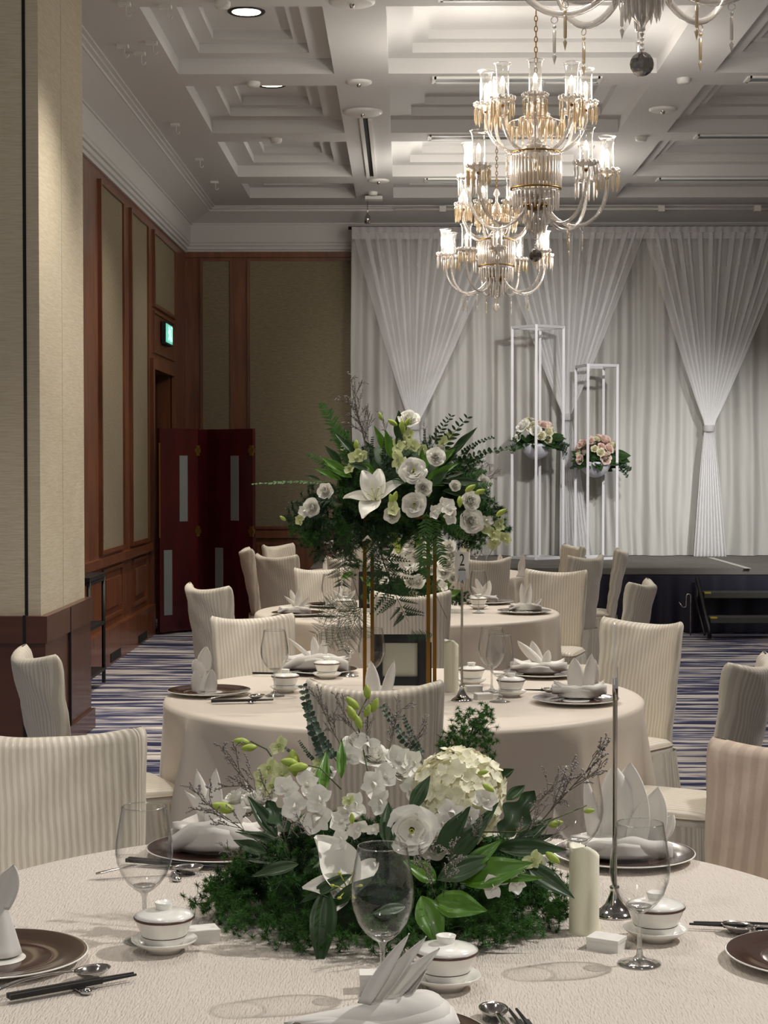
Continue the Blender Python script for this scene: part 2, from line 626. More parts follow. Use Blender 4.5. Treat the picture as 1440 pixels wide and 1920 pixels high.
# ---- ceiling: beams as one slab with real coffers cut in
cols = [(-1.62, -0.50), (-0.11, 1.81), (2.22, 4.14), (4.55, 6.47)]
rows = [(10.85 + 2.26 * k, 12.71 + 2.26 * k) for k in range(-5, 3)] + [(17.65, 18.60)]
xs = [-5.0]
for a, b in cols:
    xs += [a, b]
xs.append(XR)
ys = [YN]
for a, b in rows:
    ys += [a, b]
ys.append(YB + 0.2)
cm = MB()
for i in range(len(xs) - 1):
    for j in range(len(ys) - 1):
        if i % 2 == 1 and j % 2 == 1:
            continue
        cm.add([(xs[i], ys[j], ZC), (xs[i + 1], ys[j], ZC), (xs[i + 1], ys[j + 1], ZC), (xs[i], ys[j + 1], ZC)], [(3, 2, 1, 0)])
ceiling = struct(cm.build('ceiling', M_['ceiling'], smooth=False))


def coffer(x0, x1, y0, y1):
    lv = [(0.0, 0.0), (0.0, 0.11), (0.17, 0.11), (0.17, 0.18), (0.28, 0.18), (0.28, 0.245)]
    m = MB()
    rings = []
    for ins, h in lv:
        k = min(ins, (y1 - y0) / 2 - 0.05)
        rings.append([(x0 + ins, y0 + k, ZC + h), (x1 - ins, y0 + k, ZC + h), (x1 - ins, y1 - k, ZC + h), (x0 + ins, y1 - k, ZC + h)])
    vs = [p for r in rings for p in r]
    fs = []
    for i in range(len(rings) - 1):
        for k in range(4):
            k2 = (k + 1) % 4
            fs.append((i * 4 + k, (i + 1) * 4 + k, (i + 1) * 4 + k2, i * 4 + k2))
    n = (len(rings) - 1) * 4
    fs.append((n, n + 3, n + 2, n + 1))
    m.add(vs, fs)
    m.build('coffer', M_['ceiling'], ceiling, smooth=False)


for a, b in cols:
    for c, d in rows:
        coffer(a, b, c, d)

# ---- cornice
prof = [(0, 3.95), (.02, 3.95), (.02, 3.98), (.04, 3.985), (.04, 4.02), (.06, 4.025), (.06, 4.05), (.07, 4.06), (.08, 4.25), (.095, 4.252), (.095, 4.268),
        (.30, 4.365), (.31, 4.365), (.312, 4.385), (.34, 4.39), (.34, 4.405), (.37, 4.407), (.37, 4.43), (0, 4.43)]
m = MB()
vs = []
for d, z in prof:
    vs += [(XL + d, 10.0, z), (XL + d, YB - d, z), (XR, YB - d, z)]
fs = []
for i in range(len(prof) - 1):
    for k in range(2):
        fs.append((i * 3 + k, (i + 1) * 3 + k, (i + 1) * 3 + k + 1, i * 3 + k + 1))
m.add(vs, fs)
struct(m.build('trim_1', M_['cornice'], smooth=False))


# ---- left wall
wl = MB()
DY0, DY1, DZ = 16.85, 18.34, 2.53
wl.span((XL - .15, 10.0, 0), (XL, DY0, 3.97))
wl.span((XL - .15, DY0, DZ), (XL, DY1, 3.97))
wl.span((XL - .15, DY1, 0), (XL, YB + 0.2, 3.97))
wall_left = struct(wl.build('wall_left', M_['wood'], smooth=False))


def wallrect(parent, y0, y1, z0, z1, name, mat, proud=0.012, x=XL):
    return MB().span((x - .02, y0, z0), (x + proud, y1, z1)).build(name, mat, parent, smooth=False)


def wallframe(parent, y0, y1, z0, z1, w=0.035, proud=0.03, name='moulding', mat=None, x=XL):
    m = MB()
    m.span((x - .01, y0 - w, z0 - w), (x + proud, y0, z1 + w))
    m.span((x - .01, y1, z0 - w), (x + proud, y1 + w, z1 + w))
    m.span((x - .01, y0, z0 - w), (x + proud, y1, z0))
    m.span((x - .01, y0, z1), (x + proud, y1, z1 + w))
    return m.build(name, mat or M_['wood'], parent, smooth=False)


for y0, y1 in ((11.4, 12.9), (13.98, 15.08), (15.55, 16.53)):
    wallrect(wall_left, y0, y1, 0.93, 3.84, 'fabric_panel', M_['fabric'])
    wallframe(wall_left, y0, y1, 0.93, 3.84)
    wallframe(wall_left, y0 + .1, y1 - .1, 0.38, 0.74, 0.03, 0.02)
    wallrect(wall_left, y0 + .16, y1 - .16, 0.44, 0.68, 'wood_panel', M_['wood'], 0.022)
MB().span((XL, 10.0, 0.80), (XL + .045, 16.75, 0.87)).build('chair_rail', M_['wood'], wall_left, smooth=False)
wallrect(wall_left, 16.98, 18.5, 3.17, 3.84, 'fabric_panel', M_['fabric'])
wallframe(wall_left, 16.98, 18.5, 3.17, 3.84)
wallframe(wall_left, 17.0, 18.5, 2.72, 3.08, 0.025, 0.02)
wallframe(wall_left, DY0, DY1, 0.0, DZ, 0.10, 0.04, 'door_casing')
struct(MB().span((XL, 10.0, 0), (XL + .06, 16.7, 0.29)).build('baseboard_left', M_['wood'], smooth=False))
MBd = MB()
for yy in (11.95, 14.1, 15.6):
    MBd.span((XL + .058, yy, 0.02), (XL + .066, yy + .5, 0.09))
MBd.build('floor_grille', M_['gap'], bpy.data.objects['baseboard_left'], smooth=False)
# door recess
dr = MB()
dr.span((XL - .75, DY0 - .02, 0), (XL - .15, DY0, DZ))
dr.span((XL - .75, DY1, 0), (XL - .15, DY1 + .02, DZ))
dr.span((XL - .75, DY0, DZ), (XL - .15, DY1, DZ + .02))
door = struct(dr.build('door_1', M_['wood_dark'], smooth=False))
MB().span((XL - .78, DY0, 0), (XL - .72, DY1, DZ)).build('door_leaf', M_['wood_dark'], door, smooth=False)
MB().span((XL - .14, DY0 + .001, 0), (XL - .1, DY0 + .55, DZ - .03)).build('door_leaf', M_['wood_dark'], door, smooth=False)
for z in (2.14, 1.98):
    tag(MB().span((XL - .10, 17.05, z), (XL - .09, 17.32, z + .12)).build('paper_notice', M_['paper'], smooth=False),
        'white paper notice in the doorway, ' + ('upper one' if z > 2.1 else 'lower one') + ' of two', 'notice', 'paper notices in the doorway')

# ---- exit sign
ex = thing('exit_sign', 'glowing green exit sign on the wooden wall above the doorway', 'sign', (XL + .01, 17.78, 2.93))
MB().box((0.02, 0, 0), (0.04, 0.52, 0.225)).build('housing', M_['black'], ex, smooth=False)
MB().box((0.043, 0, 0), (0.006, 0.46, 0.185)).build('face', M_['exit'], ex, smooth=False)
mm = MB()
mm.ball((0.05, -.045, .055), 0.02, 10, 6, (0.2, 1, 1))
mm.tube([(0.05, -.04, .03), (0.05, -.01, -.02)], 0.016, 6)
mm.tube([(0.05, -.01, -.02), (0.05, .05, -.03), (0.05, .06, -.07)], 0.011, 6)
mm.tube([(0.05, -.01, -.02), (0.05, -.04, -.05), (0.05, -.09, -.055)], 0.011, 6)
mm.tube([(0.05, -.04, .03), (0.05, .02, .035), (0.05, .045, .01)], 0.009, 6)
mm.tube([(0.05, -.04, .03), (0.05, -.08, .005)], 0.009, 6)
mm.span((0.046, .09, -.07), (0.05, .1, .075))
mm.span((0.046, .19, -.07), (0.05, .2, .075))
mm.span((0.046, .09, .07), (0.05, .2, .08))
mm.build('running_figure', M_['exit_white'], ex, smooth=False)

# ---- back wall
wall_back = struct(MB().span((XL - .15, YB, 0), (XR, YB + .15, 4.45)).build('wall_back', M_['wood'], smooth=False))


def backrect(x0, x1, z0, z1, name, mat, proud=0.012):
    return MB().span((x0, YB - proud, z0), (x1, YB + .02, z1)).build(name, mat, wall_back, smooth=False)


def backframe(x0, x1, z0, z1, w=0.03, proud=0.03):
    m = MB()
    m.span((x0 - w, YB - proud, z0 - w), (x0, YB, z1 + w))
    m.span((x1, YB - proud, z0 - w), (x1 + w, YB, z1 + w))
    m.span((x0, YB - proud, z0 - w), (x1, YB, z0))
    m.span((x0, YB - proud, z1), (x1, YB, z1 + w))
    return m.build('moulding', M_['wood'], wall_back, smooth=False)


for x0, x1 in ((-2.22, -1.92), (-1.70, -0.55)):
    backrect(x0, x1, 0.93, 3.86, 'fabric_panel', M_['fabric'])
    backframe(x0, x1, 0.93, 3.86)
    backframe(x0 + .1, x1 - .1, 0.36, 0.72)
MB().span((XL, YB - .04, 0.80), (-.5, YB, 0.88)).build('chair_rail', M_['wood'], wall_back, smooth=False)
MB().span((XL, YB - .035, 3.90), (XR, YB, 3.96)).build('picture_rail', M_['wood'], wall_back, smooth=False)
struct(MB().span((XL, YB - .05, 0), (-1.0, YB, 0.29)).build('baseboard_back', M_['wood'], smooth=False))
# walls beyond the frame that close the hall
struct(MB().span((XR, YN, 0), (XR + .1, YB + .2, 4.45)).build('wall_right', M_['pillar'], smooth=False))

# ---- pillar on the left
PX0, PX1, PY0, PY1 = -3.4, -1.92, 9.42, 10.72
pil = MB()
pil.span((-5, PY0, 0.79), (PX1 - .05, PY1, 4.5))
pil_o = struct(pil.build('wall_pillar', M_['pillar'], smooth=False))
# right face fabric leaves with a seam, front strip and the dark partition gap
MB().span((PX1 - .05, PY0 + .0, 0.79), (PX1 - .03, PY0 + .62, 4.42)).build('fabric_panel', M_['pillar'], pil_o, smooth=False)
MB().span((PX1 - .05, PY0 + .63, 0.79), (PX1 - .03, PY1, 4.42)).build('fabric_panel', M_['pillar'], pil_o, smooth=False)
MB().span((-2.035, PY0 - .004, 0.0), (-2.018, PY0 + .01, 4.42)).build('partition_gap', M_['gap'], pil_o, smooth=False)
wb = MB()
wb.span((-5, PY0 - .03, 0), (PX1, PY1 + .04, 0.80))
pb = wb.build('wood_plinth', M_['wood_dark'], pil_o, smooth=False)
MB().span((-5, PY0 - .045, 0.66), (PX1 + .012, PY1 + .05, 0.805)).build('plinth_cap', M_['wood_dark'], pil_o, smooth=False)
MB().span((-2.037, PY0 - .05, 0.0), (-2.022, PY0 - .028, .81)).build('partition_gap', M_['gap'], pil_o, smooth=False)
MB().span((PX1 - .01, PY0 + .62, 0.0), (PX1 + .015, PY0 + .63, 0.80)).build('plinth_seam', M_['gap'], pil_o, smooth=False)
MB().span((-5, PY0 - .06, 0), (PX1 + .022, PY1 + .06, 0.12)).build('plinth_base', M_['wood_dark'], pil_o, smooth=False)

# ---- folding screen in front of the doorway
scr = thing('folding_screen', 'dark red folding screen with frosted slots in front of the doorway', 'screen', (-1.9, 17.1, 0))
pts = [(-2.33, 16.66), (-2.0, 17.02), (-1.945, 17.34), (-1.44, 16.95)]
H = 1.96
scr_m = []
for i in range(3):
    a, b = Vector((*pts[i], 0)), Vector((*pts[i + 1], 0))
    d = (b - a)
    L = d.length
    ang = math.atan2(d.y, d.x)
    M = Matrix.Translation(a - Vector((-1.9, 17.1, 0))) @ Matrix.Rotation(ang, 4, 'Z')
    p = MB().span((0.004, -.02, 0.02), (L - .004, .02, H)).build('panel', M_['screen'], scr, smooth=False)
    p.matrix_local = M
    if i != 1:
        for (u0, z0, z1) in (((0.50 if i == 0 else 0.55), 1.07, 1.70), ((0.10 if i == 0 else 0.22), 0.18, 0.80)):
            MB().span((u0 * L, -.028, z0), (u0 * L + .10, .028, z1)).build('frosted_slot', M_['frost'], p, smooth=False)
        for z in (1.70, 0.92):
            mb_ = MB()
            mb_.span((L - .035, -.032, z), (L + .006, -.018, z + .10))
            mb_.span((L - .05, -.032, z + .03), (L + .02, -.018, z + .07))
            mb_.build('hinge', M_['brass'], p, smooth=False)
        MB().span((-.006, -.026, 0.92), (.006, -.018, 1.82)).build('hinge', M_['brass'], p, smooth=False)

# ---- black shelf cart behind the pillar
ct = thing('service_cart', 'black metal shelf cart tucked between the pillar and the wall', 'cart', (-2.27, 12.55, 0))
for x in (-.04, .07):
    for y in (-.3, .3):
        MB().tube([(x, y, 0.02), (x, y, 0.80)], 0.014, 8).build('post', M_['black'], ct)
for z in (0.12, 0.46, 0.78):
    MB().box((.015, 0, z), (0.13, 0.64, 0.022)).build('shelf', M_['black'], ct, smooth=False)
MB().box((.015, 0, 0.81), (0.135, 0.65, 0.03)).build('top', M_['black'], ct, smooth=False)
tag(MB().box((-2.28, 12.35, 0.146), (0.08, 0.14, 0.028)).build('steel_tray', M_['chrome'], smooth=False), 'small steel tray on the lowest shelf of the black cart', 'tray')

# ---- stage
SZ, SY = 0.62, 16.9
st = thing('stage', 'low dark grey stage with a navy pleated skirt under the drapes', 'stage', (2.5, SY, 0))
MB().span((-3.4, 0, SZ - .06), (4.45, 2.45, SZ)).build('deck', M_['stage'], st, smooth=False)


def skirt(u, v):
    x = -3.38 + u * 7.8
    w = (0.5 + 0.5 * math.sin(x * 26 + 1.5 * math.sin(x * 3.1))) * (0.35 + 0.65 * (1 - v))
    return (x, -0.012 - 0.035 * w, 0.01 + v * (SZ - .075))


sk = MB()
sk.grid(skirt, 560, 5)
sk.build('stage_skirt', M_['navy'], st)
MB().grid(lambda u, v: (-3.39 - 0.03 * math.sin(u * 50), 0.02 + u * 2.3, 0.01 + v * (SZ - .075)), 60, 2).build('stage_skirt', M_['navy'], st)
a, b = P(1332, 1046, SZ), P(1402, 1066, SZ)
dv = b - a
tp = MB().box(((a + b) / 2 + Vector((0, 0, .002))), (0.06, dv.length, 0.004), (0, 0, math.atan2(-dv.x, dv.y)))
tag(tp.build('floor_tape', M_['tape'], smooth=False), 'white tape line across the dark stage deck', 'tape')

# ---- steps
sp_ = thing('stage_steps', 'black metal steps with grey treads against the stage', 'steps', (0, 0, 0))
p1, p2 = P(1312, 1112, 0.41), P(1322, 1158, 0.20)
sx = 2.83
for k, (y0, z) in enumerate(((16.56, 0.41), (16.22, 0.205))):
    xx = sx + 0.0 - k * 0.0
    t = MB().span((xx, y0, z - .05), (xx + 1.1, y0 + .27, z)).build('tread', M_['tread'], sp_, smooth=False)
    MB().span((xx, y0 - .003, z - .01), (xx + .06, y0 + .05, z + .004)).build('corner_mark', M_['yellow'], t, smooth=False)
for xx in (sx - .03, sx + 1.12):
    MB().tube([(xx, 16.80, 0.53), (xx, 16.12, 0.10), (xx, 16.12, 0.02)], 0.02, 8).build('side_rail', M_['black'], sp_)
    MB().tube([(xx - .03, 16.72, 0.36), (xx - .03, 16.2, 0.05)], 0.012, 8).build('brace', M_['black'], sp_)
    MB().tube([(xx, 16.80, 0.53), (xx, 16.80, 0.02)], 0.016, 8).build('post', M_['black'], sp_)
hk = MB()
c = Vector((sx - .16, 16.5, 0))
pts = [(0.02, 0, .01), (0.02, 0, .37)] + [(0.0 + .022 * math.cos(t), 0, .38 + .022 * math.sin(t)) for t in [0.3, 0.9, 1.57, 2.2, 2.9]] + [(-.022, 0, .30)] + \
      [(-.042 + .02 * math.cos(t), 0, .295 + .02 * math.sin(t)) for t in [-.3, -1.0, -1.7, -2.4]] + [(-.09, 0, .325)]
hk.tube([c + Vector(q) for q in pts], 0.0055, 8)
tag(hk.build('hooked_rod', M_['chrome']), 'thin metal rod with a hooked end standing left of the steps', 'rod')

# ---- back drapes
DYp = 19.10
ZT = 4.16


def drape_fn(x0, x1, yb, amp, seed):
    rnd = random.Random(seed)
    ph = [rnd.uniform(0, 6.28) for _ in range(6)]

    def fn(u, v):
        x = x0 + u * (x1 - x0)
        z = SZ + 0.005 + v * (ZT - SZ - .02)
        lo = 1 - v
        w = math.sin(x * 15 + 1.6 * math.sin(x * 2.3 + ph[0]) + ph[1])
        w2 = math.sin(x * 47 + ph[2] + 2 * math.sin(x * 1.7 + ph[3]))
        w3 = math.sin(x * 60 + z * 5 + ph[4])
        y = yb - amp * (0.9 * w * (0.6 + 0.5 * lo) + 0.25 * w2 + 0.10 * w3 * lo ** 2)
        return (x + 0.02 * lo * math.sin(z * 2.2 + x * 3), y, z)
    return fn


drape_things = []
edges = [-0.57, 0.93, 2.50, 4.10]
for i in range(3):
    d = MB().grid(drape_fn(edges[i], edges[i + 1] + .06, DYp + .07, 0.062, 11), 420, 26).build('grey_drape', M_['drape'])
    tag(d, ['grey satin backdrop drape left, beside the wooden wall', 'grey satin backdrop drape behind the two white frames', 'grey satin backdrop drape at the right of the stage'][i], 'drape', 'grey backdrop drapes')

# sheers: gathered panels tied back to a point
TIES = [(776, 800), (1062, 782), (1329, 803)]
TOPS = [(661, 945), (925, 1207), (1206, 1490)]


def sheer_panel(i):
    yb = DYp - 0.10
    tx, tz = Q(TIES[i][0], TIES[i][1], yb).x, Q(TIES[i][0], TIES[i][1], yb).z
    x0, x1 = Q(TOPS[i][0], 440, yb).x, Q(TOPS[i][1], 440, yb).x
    top = thing('sheer_swag', ['white sheer swag left, tied behind the tall flowers', 'white sheer swag tied back behind the tall white frame', 'white sheer swag at right, tied over the bare stage'][i], 'curtain', (tx, yb, SZ), 0, 'white sheer swags on the backdrop')
    nf = 14
    rnd = random.Random(i + 3)
    ph = rnd.uniform(0, 6)

    def upper(u, v):          # v 0 at the tie, 1 at the top
        t = v
        g = (max(0.0, t - 0.02) / 0.98) ** 0.93
        half = 0.045
        # flat pleats: the cloth runs on past one pitch, then doubles back behind itself
        q = nf * u
        k, f = math.floor(q), q - math.floor(q)
        ov = 0.38 + 0.14 * math.sin(k * 2.3 + ph)
        if f < 0.6:
            a_, fold = (f / 0.6) * (1 + ov), 0.25 * math.sin(PI * f / .6) + f / .6 * .9
        else:
            a_, fold = 1 + ov * (1 - (f - 0.6) / 0.4), .9 * (1 - (f - .6) / .4)
        uu = (k + a_) / nf
        xt = tx + (uu - 0.5) * 2 * half
        xp = x0 + min(uu, 1.0) * (x1 - x0)
        x = xt + (xp - xt) * g
        z = tz + t * (ZT - .06 - tz)
        sag = -0.10 * math.sin(PI * t) * (abs(u - .5) * 2) ** 2
        amp = 0.012 + 0.026 * g
        return (x - tx, -amp * fold - 0.02 + 0.0 * sag, z - SZ)
    MB().grid(upper, nf * 20, 24, uvfn=lambda u, v: (u, .60 * (1 - v) ** 1.6)).build('sheer_upper', M_['sheer'], top)

    def lower(u, v):
        t = 1 - v
        half = 0.045 + 0.13 * t ** 0.8
        sh = 0.10 * t * (1 if i == 1 else 0.2)
        fold = math.sin(2 * PI * 9 * u + ph)
        return ((u - .5) * 2 * half + sh, -0.02 - (0.012 + .02 * t) * fold, v * (tz - SZ) + .004)
    MB().grid(lower, 100, 16, uvfn=lambda u, v: (u, .35 + .25 * v)).build('sheer_tail', M_['sheer'], top)
    MB().lathe([(0.058, -.035), (0.064, -.02), (0.062, .02), (0.056, .035)], 20, (0, -.01, tz - SZ)).build('tie_band', M_['band_cloth'], top)


for i in range(3):
    sheer_panel(i)
hb = MB().grid(lambda u, v: (-0.56 + u * 4.7, DYp - .13 - .006 * math.sin(u * 330), ZT - .125 + v * .13), 500, 2).build('curtain_heading', M_['band_cloth'])
tag(hb, 'white gathered heading band along the top of the backdrop', 'curtain')
bar = MB().tube([(-.6, DYp + .0, ZT + .01), (4.2, DYp, ZT + .01)], 0.018, 8).build('curtain_rail', M_['black'])
tag(bar, 'dark rail carrying the backdrop drapes under the cornice', 'rail')

# conduit above the curtain, small fittings
cd = thing('conduit', 'white conduit with square boxes running under the cornice', 'conduit', (1.0, 19.02, 4.36))
MB().tube([(-1.1, 0, 0), (3.3, 0, 0)], 0.012, 8).build('pipe', M_['white'], cd)
for px in (830, 1240, 1420):
    MB().box((Q(px, 380, 19.02).x - 1.0, 0, 0), (0.07, 0.06, 0.06)).build('junction_box', M_['white'], cd, smooth=False)
pr = thing('ceiling_receiver', 'small white box unit fixed to the ceiling above the curtain corner', 'fixture', Q(701, 372, 18.4))
MB().box((0, 0, 0), (0.18, 0.14, 0.035)).build('body', M_['white'], pr, smooth=False)
MB().tube([(0, 0, 0.01), (0, 0, ZC - pr.location.z)], 0.02, 8).build('stem', M_['white'], pr)
sl = thing('hanging_spotlight', 'small silver spotlight hanging at the left end of the curtain rail', 'lamp', Q(689, 410, 18.8))
MB().tube([(0, 0, 0.0), (0, 0, ZC - sl.location.z)], 0.006, 6).build('hanger', M_['chrome'], sl)
MB().lathe([(0.0, -.05), (0.035, -.05), (0.03, .02), (0.012, .05), (0, .05)], 16).build('lamp_head', M_['chrome'], sl)


# ---- ceiling fittings
def disc(px, py, r, label, knob=True, name='ceiling_speaker', cat='speaker', h=0.02):
    p = P(px, py, ZC)
    t = thing(name, label, cat, (p.x, p.y, ZC))
    MB().lathe([(0, -h), (r * .85, -h), (r, -h * .5), (r, 0.004)], 32).build('cover', M_['white'], t)
    if knob:
        MB().lathe([(0, -h - .02), (.012, -h - .02), (.018, -h), (.018, -h + .004)], 12).build('sensor', M_['chrome'], t)


disc(680, 209, 0.155, 'large round white ceiling disc above the linear slot', h=0.025)
disc(673, 153, 0.095, 'round white ceiling disc nearest above the large one')
disc(710, 338, 0.105, 'round white ceiling disc near the curtain, beyond the slot')
disc(660, 2, 0.14, 'white ceiling disc at the very top of the picture')
disc(1243, 204, 0.11, 'white ceiling disc right of the front chandelier')
for px, py, lb in ((475, 154, 'between the first two left coffers'), (518, 260, 'between the second and third left coffers'), (417, 4, 'at the top left of the picture'), (1282, 147, 'right of the front chandelier'), (1202, 257, 'right of the lower chandelier glasses'), (699, 360, 'above the curtain corner')):
    disc(px, py, 0.05, 'small white smoke detector ' + lb, False, 'smoke_detector', 'detector', 0.035)
for px, py, lb in ((230, 84, 'nearest the pillar'), (262, 98, 'second from the pillar'), (310, 10, 'at the top left corner of the coffers'), (233, 5, 'at the top beside the pillar'), (328, 232, 'beside the second coffer'), (373, 297, 'beside the third coffer'), (402, 340, 'beside the last coffer'), (284, 78, 'on the edge of the first coffer')):
    p = P(px, py, ZC)
    t = thing('ceiling_hook', 'tiny white ceiling hook at left, ' + lb, 'hook', (p.x, p.y, ZC))
    MB().box((0, 0, -.01), (0.075, 0.05, 0.02)).build('plate', M_['white'], t, smooth=False)
    MB().tube([(0.01, 0, -.015), (0.01, 0, -.07), (0.02, 0, -.085), (0.035, 0, -.08), (0.04, 0, -.065)], 0.005, 6).build('hook', M_['white'], t)
# linear slot along the beam
p0, p1 = P(682, 222, ZC), P(692, 330, ZC)
t = thing('slot_diffuser', 'long narrow dark slot in the beam between the coffer columns', 'vent', ((p0.x + p1.x) / 2 + .02, (p0.y + p1.y) / 2, ZC))
L = p1.y - p0.y
for x in (-.035, .035):
    MB().box((x, 0, -.008), (0.03, L, 0.02)).build('rail', M_['white'], t, smooth=False)
MB().box((0, 0, 0.0), (0.04, L, 0.006)).build('slot', M_['gap'], t, smooth=False)
# grilles across the beams
k = 0
for (x0, x1) in ((0.22, 1.42), (2.5, 3.7)):
    for j, yy in enumerate((10.62, 12.90, 15.15, 17.42)):
        row = ['at the very top of the picture', 'behind the front chandelier candles', 'behind the middle of the front chandelier', 'farthest from the camera'][j]
        t = thing('air_grille', 'slatted air grille in the ' + ('middle' if x0 < 1 else 'right') + ' ceiling beam, ' + row, 'vent', ((x0 + x1) / 2, yy, ZC), 0, 'ceiling air grilles')
        L = x1 - x0
        f = MB()
        for y in (-.075, .075):
            f.box((0, y, -.006), (L, 0.03, 0.016))
        for x in (-L / 2, L / 2):
            f.box((x, 0, -.006), (0.03, 0.18, 0.016))
        f.build('frame', M_['white'], t, smooth=False)
        MB().box((0, 0, -0.001), (L, 0.14, 0.004)).build('backing', M_['gap'], t, smooth=False)
        for y in (-.035, 0, .035):
            MB().box((0, y, -.008), (L - .03, 0.008, 0.012)).build('slat', M_['frost'], t, smooth=False)
# coffer downlights (left column)
for i, (a, b) in enumerate(rows[3:8]):
    y = (a + b) / 2 + .14
    t = thing('recessed_downlight', 'lit round downlight in the ' + ['fourth coffer back, left column', 'coffer above the pillar, left column', 'nearest left coffer in view', 'second left coffer in view', 'third left coffer in view'][i], 'light', (-1.06, y, ZC + .245), 0, 'coffer downlights')
    MB().lathe([(0.095, -.004), (0.118, -.012), (0.128, -.004), (0.128, .003)], 32).build('trim_ring', M_['black'], t)
    MB().lathe([(0, -.006), (0.097, -.006), (0.097, 0.0)], 32).build('lens', M_['downlight'], t)

# ================================================================== TABLES
TABLES = [(-0.05, 3.27, 0.925), (0.0, 6.62, 0.90), (0.02, 10.4, 0.90), (0.06, 14.1, 0.93)]
TZ = 0.75


def cloth_mesh(R, seed, nfold, mat):
    rnd = random.Random(seed)
    ph = [rnd.uniform(0, 6.28) for _ in range(5)]
    m = MB()
    prof = [(0.0, 0, 0), (0.5, 0, 0), (0.9, 0, 0), (R - .02 / 1, 1, 0)]
    rings = []
    rr = [0.0, 0.25, 0.5, 0.7, R - .03, R - .012, R - .003, R + .002]
    zz = [0, 0, 0, 0, 0, -.0025, -.009, -.022]
    n = 288
    for r, z in zip(rr, zz):
        rings.append([(r * math.cos(2 * PI * k / n), r * math.sin(2 * PI * k / n), TZ + z) for k in range(n)])
    for j in range(1, 15):
        t = j / 14
        ring = []
        for k in range(n):
            a = 2 * PI * k / n
            f = math.sin(nfold * a + ph[0] + 1.1 * math.sin(3 * a + ph[1]))
            f2 = math.sin(nfold * 1.0 * 2 * a + ph[2])
            am = 0.085 * (min(1, t * 2.8) ** 0.7) * (0.6 + 0.4 * math.sin(5 * a + ph[3]))
            g = abs(math.sin(.5 * (nfold * a + ph[0] + 1.1 * math.sin(3 * a + ph[1]))))
            sh = 1 - 1.7 * g ** 0.5
            r = R + .004 + 0.03 * t + am * (sh - .6 * (1 - t)) + 0.006 * t * f2
            ring.append((r * math.cos(a), r * math.sin(a), TZ - .022 - t * (TZ - .034)))
        rings.append(ring)
    vs = [p for r_ in rings for p in r_]
    fs = []
    for j in range(len(rings) - 1):
        for k in range(n):
            k2 = (k + 1) % n
            fs.append((j * n + k, (j + 1) * n + k, (j + 1) * n + k2, j * n + k2))
    m.add(vs, fs)
    return m


tl = ['round table nearest the camera, crinkled cream cloth, low white flower centrepiece', 'round table with the tall flower stand and the number 2 sign, cream cloth', 'third round table back, cream cloth, behind the chair with the black frame in front', 'farthest round table, mostly hidden behind chairs near the stage']
for i, (x, y, R) in enumerate(TABLES):
    t = thing('round_table', tl[i], 'table', (x, y, 0), 0, 'round banquet tables')
    cloth_mesh(R, 5 + i, (13, 14, 13, 12)[i], None).build('tablecloth', M_['cloth'] if i == 0 else M_['satin'], t)
    pd = MB().lathe([(0, 0.0), (0.3, 0.0), (0.3, 0.03), (0.05, 0.06), (0.045, 0.68), (R - .08, 0.70), (R - .03, 0.72), (R - .03, 0.738), (0, 0.738)], 48)
    pd.build('table_base', M_['wood_dark'], t)

